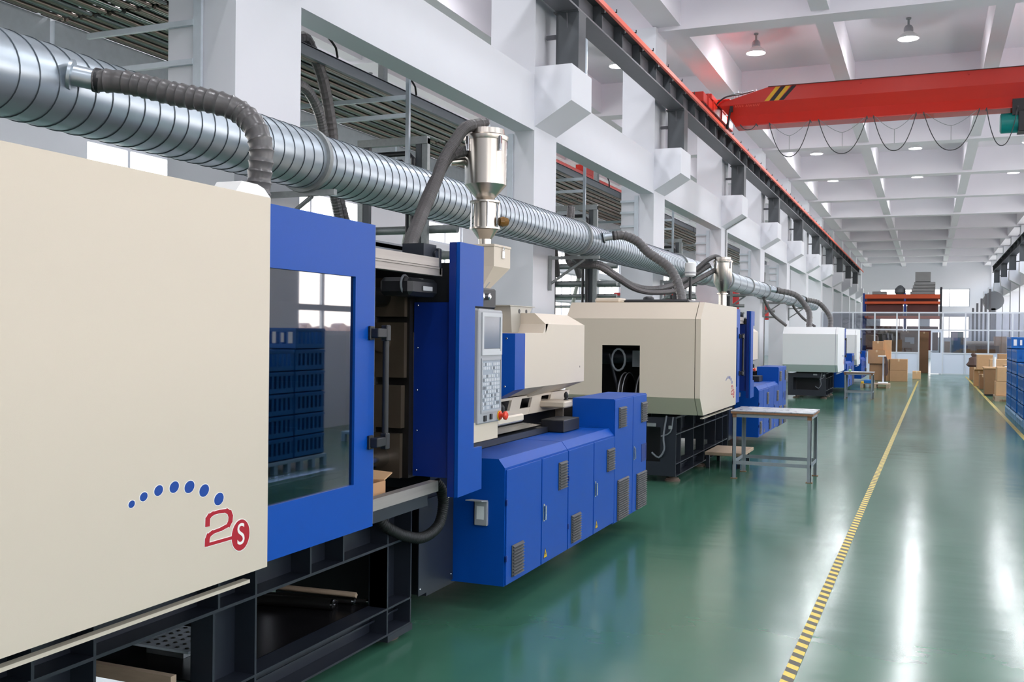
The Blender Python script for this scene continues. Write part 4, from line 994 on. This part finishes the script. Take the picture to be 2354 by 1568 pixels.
# ------------------------------------------------------------ overhead pipe rack behind the columns
def rack(a, b, label):
    t = thing('pipe_rack', label, 'pipe rack', (-6, (a + b) / 2, 4.1))
    for i in range(26):
        x = -5.38 - i * .051
        MB().lathe((x, a, 4.15 + .010 * (i % 3)), (0, 1, 0), [(0, .0165), (b - a, .0165)], 10).build('pipe', [M_rpipe, M_steel, M_rpipe, M_rpipe, M_galvd][(i * 3) % 5], t)
    MB().box(-5.34, -5.30, a, b, 4.13, 4.24).build('edge_channel', M_greyd, t)
    MB().box(-6.80, -6.74, a, b, 3.90, 4.16).box(-6.95, -6.74, a, b, 3.90, 3.91).build('edge_channel', M_galvl, t)
    MB().box(-6.9, -5.3, a, b, 4.225, 4.235).build('cover_sheet', M_rsheet, t)
    return t
rack(-5.5, YC[1] - .0, 'overhead rack of parallel pipes left of the first big column')
rack(YC[1] + .05, YC[2], 'overhead rack of parallel pipes seen through the first column opening')
rack(YC[2] + .05, YC[3], 'overhead rack of parallel pipes seen through the second column opening')
rack(YC[3] + .05, YC[4], 'overhead rack of parallel pipes seen through the third column opening')
rack(YC[4] + .05, YC[6], 'overhead rack of parallel pipes beyond the fourth column')

def hanger(x, y, label, z0=3.25, z1=7.0):
    t = thing('rack_hanger', label, 'hanger', (x, y, z0), 'hangers of the overhead pipe rack')
    MB().box(x - .02, x + .02, y - .02, y + .02, z0, z1).build('post', M_galv, t)
    for z in (4.07, 3.88): MB().box(x - 1.75, x - .02, y - .018, y + .018, z - .022, z + .022).build('arm', M_galvl, t)
    return t
hanger(-5.07, 9.33, 'galvanized hanger post with two arms in the first column opening')
hanger(-5.07, 15.2, 'galvanized hanger post with two arms in the second column opening')
hanger(-5.07, 21.2, 'galvanized hanger post with two arms in the third column opening')
hanger(-5.07, 27.3, 'galvanized hanger post with two arms in the fourth column opening')
def ladder(i, y):
    t = thing('cable_ladder', 'vertical galvanized channel with rungs on the side of the %s column' % ORD[i], 'cable ladder', (-5.0, y, 3.0), 'column cable ladders')
    MB().box(-4.90, -4.83, y - .03, y - .005, 2.9, 4.1 + .6 * (i == 0)).build('channel', M_galvl, t)
    for k_, z in enumerate((3.05, 3.3, 3.55, 3.8, 4.0) if i else (3.25, 3.53, 3.81)): MB().box(-5.9 if not i else -5.16, -4.90, y - .035, y - .005, z - .02, z + .02).build('rung', M_galvl, t)
for i in range(6): ladder(i, YC[i + 1] - .4)

def portal(i, y):
    t = thing('support_frame', 'steel frame of channel posts and cross tubes in the %s left aisle bay' % ORD[i], 'frame', (-5.4, y, 0), 'left aisle support frames')
    MB().box(-5.69, -5.62, y - .03, y + .03, 0, 3.6).build('post', M_post, t)
    MB().box(-5.05, -4.98, y - .03, y + .03, 0, 3.62).build('post', M_post, t)
    MB().box(-4.975, -4.91, y - .03, y + .03, 0, 3.66).build('post', M_galvd, t)
    MB().box(-5.76, -5.695, y - .03, y + .03, 0, 3.62).build('post', M_galvd, t)
    MB().box(-5.76, -4.91, y - .04, y + .03, 3.60, 3.68).build('header', M_galvd, t)
    MB().tube([(-5.6, y - .06, 3.5), (-5.12, y - .06, 3.5), (-5.06, y - .06, 3.44), (-5.06, y - .06, 2.0)], .028, 10).tube([(-5.6, y - .06, 3.42), (-5.2, y - .06, 3.42), (-5.13, y - .06, 3.35), (-5.13, y - .06, 2.0)], .02, 10).build('insulated_pipe', M_black, t)
    MB().cyl((-9.0, y + .08, 2.70), (-4.6, y + .08, 2.70), .045, n=12).cyl((-9.0, y + .08, 2.42), (-4.6, y + .08, 2.42), .045, n=12).cyl((-9.0, y + .08, 2.22), (-4.6, y + .08, 2.22), .03, n=12).build('cross_tube', M_galvd, t)
    MB().cyl((-5.5, y + .1, 1.4), (-5.15, y + .1, 3.0), .03, n=10).cyl((-6.6, y + .1, 1.8), (-6.1, y + .1, 2.7), .03, n=10).build('brace', mat('pale_green_tube', (196, 204, 194), .5), t)
for i, y in enumerate((9.5, 15.4, 21.4, 27.5, 33.4)): portal(i, y)

# valves and small equipment on top of the rack
def valve(x, y, label):
    t = thing('pneumatic_valve', label, 'valve', (x, y, 4.24), 'valves on top of the pipe rack')
    MB().bbox(x - .04, x + .04, y - .045, y + .045, 4.24, 4.50, .01).build('body', M_galvd, t)
    MB().bbox(x - .03, x + .05, y - .04, y + .04, 4.50, 4.62, .01).lathe((x + .05, y, 4.6), (1, 0, 0), [(0, .04), (.05, .04), (.06, .02)]).build('head', M_black, t)
    MB().tube(resample([(x + .05, y, 4.5), (x + .05, y + .35, 4.48), (x + .02, y + .7, 4.38), (x, y + .75, 4.25)], .06), .012, 6).build('air_line', M_rub, t)
    return t
valve(-5.42, 9.4, 'small pneumatic valve with looping black line above the first pipe rack opening')
valve(-5.42, 7.75, 'valve with black lines right beside the first big column')
valve(-5.42, 13.9, 'cluster valve with a black arc of tube in the second column opening')
valve(-5.42, 16.9, 'small valve at the far end of the second column opening')
valve(-5.42, 20.0, 'valve visible in the third column opening')
rc = MB().bbox(-10.1, -9.85, 24.1, 36.5, 6.37, 6.6, .01).box(-10.1, -9.85, 29.4, 31.0, 6.6, 6.83).box(-10.02, -9.95, 24.25, 24.35, 6.6, 7.048).box(-10.02, -9.95, 36.3, 36.4, 6.6, 7.048).build('neighbour_crane', M_red); tag(rc, 'red crane girder in the neighbouring hall seen above the pipe rack', 'crane')
rm = thing('red_dryer', 'red machine in the left hall glimpsed above the second machine', 'machine', (-6.1, 23.0, 0))
MB().bbox(-6.6, -5.6, 21.9, 24.3, 0, 2.55, .03).build('body', M_machred, rm)
MB().bbox(-6.5, -5.7, 22.1, 24.1, 2.55, 2.68, .03).build('cap', M_machred, rm)
MB().box(-5.6, -5.595, 22.4, 23.6, 2.2, 2.4).build('door_panel', M_white, rm)
def tank(x, y, h, label, zb=.25):
    t = thing('red_tank', label, 'tank', (x, y, 0))
    MB().lathe((x, y, 0), (0, 0, 1), [(zb, .26), (zb + .1, .30), (h - .25, .30), (h - .08, .24), (h, .05)], 24).build('body', M_machred, t)
    for q in range(3): MB().cyl((x + .24 * math.cos(q * 2.1), y + .24 * math.sin(q * 2.1), 0), (x + .24 * math.cos(q * 2.1), y + .24 * math.sin(q * 2.1), zb + .1), .025, n=8).build('leg', M_black, t)
tank(-5.6, 31.5, 3.02, 'upright red tank behind the second steel hopper loader')
tank(-5.6, 37.6, 2.85, 'farther upright red tank between the fifth and sixth columns', 2.2)
pjk = thing('pallet_truck', 'yellow pallet truck handle and mast left of the third machine', 'pallet truck', (-3.95, 28.8, 0))
MB().box(-3.9, -3.8, 28.9, 29.0, .05, .75).box(-4.4, -3.75, 28.85, 29.6, .05, .11).build('mast', M_yel, pjk)
MB().tube([(-4.5, 28.8, .66), (-3.8, 28.85, .62)], .02, 8).build('handle', M_black, pjk)

# conduit on the column faces
co = MB().tube([(-4.53, YC[4] + .1, 2.2), (-4.53, YC[4] + .1, 4.16), (-4.06, YC[4] + .1, 4.44)], .014, 6)
tag(co.build('conduit_pipe', M_galvd), 'thin conduit following the corbel of the fourth column', 'conduit')

# ------------------------------------------------------------ work tables
def table(x0, x1, y0, y1, h, label):
    t = thing('work_table', label, 'table', ((x0 + x1) / 2, (y0 + y1) / 2, 0))
    MB().bbox(x0 - .02, x1 + .02, y0 - .02, y1 + .03, h - .012, h, .002).build('tabletop', M_ttop, t)
    MB().frame_z = None
    MB().box(x0 - .018, x1 + .018, y0 - .018, y0 + .01, h - .035, h - .0125).box(x0 - .018, x1 + .018, y1, y1 + .028, h - .035, h - .0125).box(x0 - .018, x0 + .01, y0 + .01, y1, h - .035, h - .0125).box(x1 - .01, x1 + .018, y0 + .01, y1, h - .035, h - .0125).build('edge', M_rust, t)
    MB().box(x0, x1, y0, y0 + .006, h - .075, h - .035).box(x0, x1, y1 - .006, y1, h - .075, h - .035).box(x0, x0 + .006, y0, y1, h - .075, h - .035).box(x1 - .006, x1, y0, y1, h - .075, h - .035).build('apron', M_tframe, t)
    for x in (x0, x1):
        for y in (y0, y1):
            sx_ = 1 if x == x0 else -1; sy = 1 if y == y0 else -1
            l_ = MB().box(*sorted((x, x + sx_ * .042)), *sorted((y, y + sy * .006)), .005, h - .04).box(*sorted((x, x + sx_ * .006)), *sorted((y, y + sy * .042)), .005, h - .04)
            l_ = l_.build('leg', M_tframe, t)
            MB().box(x + sx_ * .02 - .035, x + sx_ * .02 + .035, y + sy * .02 - .03, y + sy * .02 + .03, 0, .006).build('foot_plate', M_rust, l_)
            MB().box(*sorted((x - sx_ * .001, x + sx_ * .045)), *sorted((y - sy * .001, y + sy * .008)), h - .08, h - .036).build('weld_gusset', M_rust, l_)
    zz = .16
    MB().box(x0, x1, y0 + .006, y0 + .012, zz, zz + .04).box(x0, x1, y1 - .012, y1 - .006, zz, zz + .04).box(x0 + .006, x0 + .012, y0, y1, zz, zz + .04).box(x1 - .012, x1 - .006, y0, y1, zz, zz + .04).build('stretcher', M_tframe, t)
    return t
table(-2.01, -1.155, 11.36, 12.02, .765, 'bare steel table with rusty edges beside the second machine')
table(-1.98, -1.28, 27.35, 28.0, .70, 'small grey steel table beside the third machine')
pk = MB().bbox(-1.90, -1.82, 27.6, 27.68, .70, .76, .02).build('green_item', mat('pale_green_plastic', (150, 200, 150), .5)); tag(pk, 'small pale green bottle cap left on the far table', 'cap')
# low wooden stool board under the second machine
ps = thing('wooden_platform', 'low wooden platform on dark legs under the near work table', 'platform', (-2.25, 12.6, 0))
MB().bbox(-2.48, -2.02, 12.15, 12.95, .15, .19, .004).build('board', M_wood, ps)
for x in (-2.45, -2.08):
    for y in (12.2, 12.88): MB().box(x - .02, x + .02, y - .02, y + .02, 0, .15).build('leg', M_frame, ps)

# ------------------------------------------------------------ partition at the back
wp = sempty('wall_partition', (-.5, 48.5, 0))
ML = [-4.5, -4.1, -3.16, -2.22, -1.28, -.354, .63, 1.546, 2.465, 3.402, 4.1]
YP = 48.5
MB().box(-4.5, 4.1, YP - .035, YP + .035, 2.70, 2.76).box(-4.5, 4.1, YP - .03, YP + .03, 1.93, 1.99).box(-4.5, -.354, YP - .03, YP + .03, .90, .96).box(.63, 4.1, YP - .03, YP + .03, .90, .96).box(-4.5, -.354, YP - .03, YP + .03, 0, .05).box(.63, 4.1, YP - .03, YP + .03, 0, .05).build('rail', M_alu, wp)
for x in ML: MB().box(x - .03, x + .03, YP - .04, YP + .04, 0, 2.74).build('mullion', M_alu, wp)
for i in range(len(ML) - 1):
    a, b = ML[i] + .03, ML[i + 1] - .03
    MB().box(a, b, YP - .004, YP + .004, 1.99, 2.70).build('pane', M_pglass, wp)
    if i == 5: continue
    MB().box(a, b, YP - .004, YP + .004, .96, 1.93).build('pane', M_pglass, wp)
    MB().box(a, b, YP - .012, YP + .012, .05, .90).build('panel', M_panel, wp)
dd = sempty('door_1', (.4, 48.5, 0))
MB().box(.14, .20, YP - .05, YP - .01, .02, 1.93).box(.54, .60, YP - .05, YP - .01, .02, 1.93).box(.20, .54, YP - .05, YP - .01, .02, .95).box(.20, .54, YP - .05, YP - .01, 1.85, 1.93).build('door_leaf', M_panel, dd)
MB().box(.20, .54, YP - .034, YP - .026, .95, 1.85).build('pane', M_pglass, dd)
MB().lathe((.17, YP - .05, 1.0), (0, -1, 0), [(0, .02), (.04, .02), (.045, .03), (.07, .02)], 10).build('door_handle', M_chrome, dd)

# storage rack and goods behind the partition
rk = thing('storage_rack', 'tall orange and blue storage rack behind the partition', 'rack', (-1, 56, 0))
for x in (-3.1, -1.1, .62):
    for y in (55.6, 57.4): MB().box(x - .05, x + .05, y - .04, y + .04, 0, 3.9 if x < .5 else 4.2).build('upright', M_rackblue if x < .5 else M_frame, rk)
for z in (2.6, 3.35, 3.62):
    MB().box(-3.05, .57, 55.55, 55.62, z, z + (.22 if z > 3.5 else .12)).build('beam', M_orange, rk)
    MB().box(-3.05, .57, 57.38, 57.45, z, z + .12).build('beam', M_orange, rk)
    MB().box(-3.05, .57, 55.62, 57.38, z + .03, z + .06).build('shelf', M_rust, rk)
for i_, (a_, b_, z_) in enumerate(((-3.0, -1.2, 2.7), (-1.0, .5, 2.7), (-3.0, -1.2, 1.0), (-1.0, .5, 1.0))):
    tag(MB().bbox(a_, b_, 55.9, 57.2, z_ - .04, z_ + (.62 if z_ > 2 else 1.2), .02).build('wrapped_load', M_maroon), 'dark maroon wrapped load %s on the %s of the orange rack' % (('left', 'right', 'lower left', 'lower right')[i_], 'upper level' if z_ > 2 else 'lower level'), 'load', 'wrapped loads on the rack')
tag(MB().bbox(-2.98, .5, 56.0, 57.1, 3.42, 3.66, .02).build('tarpaulin_roll', M_maroon), 'long dark maroon bundle on the top shelf of the orange rack', 'bundle')
sh = thing('sheet_stack', 'stack of grey trays with a tall grey box on the storage rack', 'stack', (-.3, 56.4, 3.85))
for k_ in range(4): MB().bbox(-.85 + .06 * k_, .34, 55.8, 57.0, 3.85 + k_ * .16, 3.85 + k_ * .16 + .14, .01).build('tray', M_sheet, sh)
MB().bbox(-.62, .12, 55.9, 56.9, 4.5, 5.0, .01).build('top_box', M_sheet, sh)
tag(MB().lathe((-1.35, 56.3, 3.85), (0, 0, 1), [(0, .2), (.12, .28), (.3, .26), (.45, .12), (.5, .02)], 14).build('wrapped_bundle', M_greyd), 'grey wrapped bundle on the storage rack left of the stacked trays', 'bundle')
tag(MB().bbox(-2.7, -2.0, 55.8, 56.8, 3.85, 4.0, .01).build('flat_box', M_sheet), 'flat pale carton at the left of the storage rack top', 'box')
# boxes visible through partition glass
def carton(x0, x1, y0, y1, z0, z1, label, m_=M_card, tape=True, group=None, flap=False):
    t = thing('cardboard_box', label, 'box', ((x0 + x1) / 2, (y0 + y1) / 2, z0), group)
    MB().bbox(x0, x1, y0, y1, z0, z1, .006).build('carton', m_, t)
    if tape:
        xm = (x0 + x1) / 2
        MB().box(xm - .03, xm + .03, y0 - .0015, y1 + .0015, z1 - .08, z1 + .0015).build('tape_strip', M_tape, t)
    if flap:
        MB().add([(x0, y0, z1), (x1, y0, z1), (x1 - .02, y0 - .1, z1 + .05), (x0 + .02, y0 - .1, z1 + .05), (x0, y0 + .006, z1), (x1, y0 + .006, z1), (x1 - .02, y0 - .094, z1 + .055), (x0 + .02, y0 - .094, z1 + .055)], [(0, 1, 2, 3), (4, 5, 6, 7), (0, 1, 5, 4), (1, 2, 6, 5), (2, 3, 7, 6), (3, 0, 4, 7)]).build('flap', m_, t)
    return t
carton(-1.27, -.38, 49.2, 50.2, 0, 1.9, 'large brown carton behind the glass left of the doorway', M_cardd)
tag(MB().box(-.95, -.55, 49.19, 49.198, 1.40, 1.62).box(-.72, -.55, 49.19, 49.198, 1.33, 1.40).build('paper_sheet', M_white), 'white paper on the carton behind the glass', 'paper')
carton(-.33, .05, 49.3, 50.1, 0, 1.88, 'tall brown carton standing in the doorway', M_cardd)
carton(-2.1, -1.32, 49.3, 50.3, 0, 1.9, 'grey brown carton behind the second glass bay', mat('grey_cardboard', (140, 130, 112), .8), False)
carton(.72, .95, 49.5, 50.2, 0, 1.45, 'small beige carton right of the door behind glass', M_card2, False)
tag(MB().bbox(.98, 1.50, 49.5, 49.9, 0, 1.9, .01).build('grey_cabinet', mat('sage_cabinet', (150, 166, 162), .5)), 'sage grey cabinet with a pink notice behind the glass', 'cabinet')
tag(MB().box(1.0, 1.26, 49.485, 49.495, 1.5, 1.88).build('pink_notice', mat('pink_paper', (206, 186, 194), .6)), 'pink notice on the sage grey cabinet', 'notice')
carton(1.62, 1.98, 49.4, 50.2, 0, 1.28, 'left taupe carton under the rolled foam behind the glass', M_cardd, False)
carton(2.0, 2.95, 49.4, 50.2, 0, 1.28, 'wide taupe carton under the rolled foam behind the glass', M_cardd, False)
tag(MB().cyl((1.62, 49.8, 1.385), (2.75, 49.8, 1.385), .10, n=20).build('foam_roll', mat('foam_cream', (226, 212, 190), .8)), 'cream foam roll lying on cartons behind the glass', 'roll')
carton(2.8, 3.3, 50.4, 51.2, 0, 1.7, 'pale tall carton at the right end behind the glass', M_card2, False)
# stacked dark channels and tank right rear
tk = thing('steel_profiles', 'bundle of grey steel profiles leaning high at the right end of the hall', 'profiles', (2.4, 58, 0))
for k_ in range(5): MB().box(2.15 + k_ * .2, 2.25 + k_ * .2, 58, 58.3, 0, 3.2 + k_ * .25).build('profile', M_girder, tk)
MB().cyl((3.2, 58.6, 3.6), (3.2, 59.4, 3.6), .5).build('drum', M_greyd, tk)
MB().box(3.1, 3.3, 58.6, 59.4, 0, 3.2).build('stand', M_greyd, tk)

# left cartons at the hall end
carton(-1.98, -1.42, 39.6, 40.2, .0, .62, 'brown carton at the bottom of the tall left stack', M_card, False, flap=False)
carton(-2.03, -1.43, 39.5, 40.1, .625, 1.13, 'brown carton in the middle of the tall left stack', M_card)
carton(-1.88, -1.50, 39.55, 40.0, 1.135, 1.46, 'small brown carton on top of the tall left stack', M_card)
carton(-1.50, -1.24, 39.75, 40.2, .62, 1.50, 'narrow upright carton leaning at the right of the tall left stack', M_card2, False)
carton(-1.40, -1.27, 39.3, 40.0, 0, .40, 'small lower carton left of the two big boxes', M_card)
carton(-1.40, -1.27, 39.3, 40.0, .405, .80, 'small upper carton left of the two big boxes', M_card)
carton(-1.26, -.66, 39.2, 40.0, .0, .40, 'wide carton under the other one near the left cartons', M_card, False)
carton(-1.25, -.66, 39.2, 40.0, .405, .81, 'wide carton on top near the left cartons', M_card)
carton(-.52, -.22, 42.0, 42.6, .0, .30, 'small lone carton on the floor in front of the doorway', M_card2)
# scale with hanging cloth on a pallet
def wooden_pallet(x0, x1, y0, y1, label):
    t = thing('wooden_pallet', label, 'pallet', ((x0 + x1) / 2, (y0 + y1) / 2, 0))
    n = 7
    for i in range(n):
        a = y0 + (y1 - y0) * i / n; MB().box(x0, x1, a, a + (y1 - y0) / n * .8, .115, .135).build('deck_board', M_wood, t)
    for x in (x0, (x0 + x1) / 2 - .05, x1 - .1):
        MB().box(x, x + .1, y0, y1, .095, .115).build('stringer', M_wood, t)
        for y in (y0, (y0 + y1) / 2 - .05, y1 - .1): MB().box(x, x + .1, y, y + .1, .02, .095).build('block', M_wood, t)
        MB().box(x, x + .1, y0, y1, 0, .02).build('bottom_board', M_wood, t)
    return t
wooden_pallet(-1.95, -1.08, 33.6, 34.6, 'wooden pallet with a floor scale beyond the far table')
tag(MB().bbox(-1.85, -1.55, 33.65, 34.1, .135, .25, .02).build('blue_tray', M_crate), 'flat blue tray lying on the wooden pallet', 'tray')
tag(MB().bbox(-1.93, -1.84, 33.62, 33.8, .135, .20, .01).build('yellow_box', M_yel), 'small yellow box at the left edge of the wooden pallet', 'box')
sc_ = thing('floor_scale', 'thin stand with a flat head and dark cloth hanging on the wooden pallet', 'scale', (-1.3, 34.2, .135))
MB().bbox(-1.45, -1.15, 33.9, 34.4, .135, .17, .01).build('platform', M_white, sc_)
MB().box(-1.32, -1.27, 34.25, 34.30, .17, .98).build('column', M_alu, sc_)
MB().bbox(-1.46, -1.22, 34.2, 34.36, .98, 1.02, .01).build('head', M_white, sc_)
MB().prism([(-1.27, .99), (-1.20, 1.0), (-1.16, .85), (-1.14, .5), (-1.18, .38), (-1.24, .40), (-1.23, .7), (-1.24, .85)], 'y', 34.1, 34.18).build('cloth', M_warm, sc_)

# ------------------------------------------------------------ right side: crates and cartons
def crate_stack(x0, y0, label, n=6, w_=.40, d_=.60, first=None):
    h = .245
    for k_ in range(n):
        z = .145 + k_ * (h + .004)
        c = thing('blue_crate', 'blue plastic crate %s, %s' % (['at the bottom', 'second from the bottom', 'third from the bottom', 'fourth from the bottom', 'fifth from the bottom', 'at the top'][k_], label), 'crate', (x0 + w_ / 2, y0 + d_ / 2, z), 'blue crates stacked on pallets')
        b_ = MB(); t_ = .012
        b_.box(x0, x0 + w_, y0, y0 + t_, z, z + h * .25).box(x0, x0 + w_, y0, y0 + t_, z + h * .82, z + h).box(x0, x0 + w_, y0 + d_ - t_, y0 + d_, z, z + h)
        b_.box(x0, x0 + t_, y0 + t_, y0 + d_ - t_, z, z + h * .25).box(x0, x0 + t_, y0 + t_, y0 + d_ - t_, z + h * .82, z + h).box(x0 + w_ - t_, x0 + w_, y0 + t_, y0 + d_ - t_, z, z + h).box(x0, x0 + w_, y0, y0 + d_, z, z + t_)
        for q in range(5):
            xx_ = x0 + w_ * q / 4.3; b_.box(xx_, min(xx_ + .035, x0 + w_), y0 + .001, y0 + t_ - .001, z + h * .25, z + h * .82)
        for q in range(7):
            yy_ = y0 + .02 + d_ * q / 7.0; b_.box(x0 + .001, x0 + t_ - .001, yy_, yy_ + .04, z + h * .25, z + h * .82)
        b_.build('crate_shell', M_crate, c)
        lp = MB().box(x0 - .008, x0 + w_ + .008, y0 - .008, y0, z + h - .03, z + h - .01).box(x0 - .008, x0, y0, y0 + d_, z + h - .03, z + h - .01)
        lp.build('rim', M_crate, c)
        if k_ in (1, 2, 3, 5):
            MB().box(x0 + .04, x0 + .10, y0 - .002, y0 - .0005, z + .07, z + .20).box(x0 + .16, x0 + .2, y0 - .002, y0 - .0005, z + .08, z + .19).box(x0 + .27, x0 + .32, y0 - .002, y0 - .0005, z + .07, z + .2).build('paper_label', M_white, c)
def plastic_pallet(x0, x1, y0, y1, label):
    t = thing('plastic_pallet', label, 'pallet', ((x0 + x1) / 2, (y0 + y1) / 2, 0), 'pale blue pallets under the crates')
    MB().bbox(x0, x1, y0, y1, .10, .14, .005).build('deck', M_pallet, t)
    n = 6
    for i in range(n):
        a = y0 + (y1 - y0 - .06) * i / (n - 1)
        MB().box(x0, x0 + .06, a, a + .06, 0, .10).build('foot', M_pallet, t)
    for i in range(1, 4):
        a = x0 + (x1 - x0 - .06) * i / 3
        MB().box(a, a + .06, y0, y0 + .06, 0, .10).build('foot', M_pallet, t)
for r_, (yy, nm) in enumerate(((18.7, 'front'), (20.3, 'second'), (21.9, 'third'), (23.3, 'rear'))):
    plastic_pallet(1.60, 2.85, yy, yy + 1.28, 'pale blue plastic pallet under the %s group of crates' % nm)
    for cx_, side in ((1.62, 'aisle side'), (2.04, 'wall side')):
        for q, dn in ((0, 'near'), (1, 'far')):
            nn = {0: 4, 1: 4, 2: 5, 3: 6}[r_]
            if cx_ > 2: nn = min(nn, 4)
            crate_stack(cx_, yy + .02 + q * .63, '%s %s stack of the %s pallet' % (side, dn, nm), nn)
for r_, (yy, nm) in enumerate(((7.2, 'first unseen'), (9.0, 'second unseen'), (12.6, 'third unseen'), (15.2, 'fourth unseen'))):
    plastic_pallet(2.2, 3.45, yy, yy + 1.28, 'pallet of the %s crate row mirrored in the door glass' % nm.split()[0])
    for q, dn in ((0, 'near'), (1, 'far')): crate_stack(2.22, yy + .02 + q * .63, '%s stack, %s row mirrored in door glass' % (dn, nm.split()[0]), 6 - (r_ + q) % 2)
carton(1.95, 2.5, 19.6, 20.1, 1.15, 1.42, 'brown carton lying on top of the front crates at the right edge', M_cardd)
carton(1.98, 2.5, 19.65, 20.1, 1.425, 1.66, 'upper brown carton on the front crates at the right edge', M_cardd)

wooden_pallet(1.62, 2.6, 28.4, 29.4, 'wooden pallet under two stacked cartons right of the aisle')
carton(1.64, 2.3, 28.5, 29.2, .14, .50, 'lower carton of the nearest right stack', M_card2)
carton(1.66, 2.3, 28.5, 29.1, .505, .87, 'upper carton of the nearest right stack', M_card2, False)
bn_ = thing('open_bin', 'open brown carton bin with a flap beside the nearest right stack', 'box', (1.62, 31.4, 0))
MB().add([(1.50, 31.0, .05), (1.82, 31.0, .05), (1.82, 31.5, .05), (1.50, 31.5, .05), (1.48, 30.9, .76), (1.86, 30.9, .76), (1.86, 31.6, .76), (1.48, 31.6, .76)], [(0, 1, 5, 4), (1, 2, 6, 5), (2, 3, 7, 6), (3, 0, 4, 7), (0, 1, 2, 3)]).build('body', M_cardd, bn_)
MB().bbox(1.46, 1.88, 30.88, 31.62, .76, .80, .005).build('lid', M_card2, bn_)
MB().box(1.5, 1.82, 31.0, 31.5, 0, .05).build('base', M_black, bn_)
carton(1.54, 1.74, 35.0, 35.5, 0, .46, 'narrow carton on the floor behind the open bin', M_cardd)
carton(1.76, 2.1, 34.6, 35.2, 0, .68, 'carton on the floor right behind the open bin', M_card)
carton(1.46, 1.76, 37.0, 37.6, 0, .52, 'carton farther back at the aisle edge on the right', M_card, True, flap=True)
carton(1.60, 2.10, 38.2, 38.8, .0, 1.04, 'tall tan carton in the far right pile', M_card2, False)
carton(1.88, 2.9, 36.0, 36.7, 0, .93, 'long carton in the middle of the right pile', M_card2)
carton(2.36, 3.2, 40.0, 40.6, 0, 1.05, 'rear high carton of the right pile by the partition', M_card)
carton(2.12, 2.8, 33.2, 33.9, 0, .82, 'broad carton behind the nearest right stack', M_card)
carton(1.52, 1.86, 42.2, 42.8, 0, .50, 'farthest carton of the right pile, under the dark jacket', M_cardd)
tag(MB().lathe((1.95, 34.9, .682), (0, 0, 1), [(0, .05), (.34, .05)], 12).build('white_roll', M_white), 'white paper roll standing upright among the right cartons', 'roll')
pr_ = MB().bbox(1.86, 2.2, 28.6, 29.0, .872, .895, .003).build('paper_pad', M_white); tag(pr_, 'white papers lying on the nearest right carton', 'paper')
cl_ = MB().lathe((1.66, 42.5, .50), (0, 0, 1), [(0, .20), (.08, .26), (.22, .2), (.34, .16), (.40, .09), (.46, .11), (.52, .07), (.55, .01)], 14)
cl_.v = [(p[0] + .02 * math.sin(p[2] * 30 + p[1] * 9), p[1] + .03 * math.sin(p[0] * 25), p[2]) for p in cl_.v]
tag(cl_.build('dark_jacket', M_warm), 'dark jacket heaped on the farthest carton of the right pile', 'jacket')

for o in bpy.data.objects:
    if '_o' in o: del o['_o']
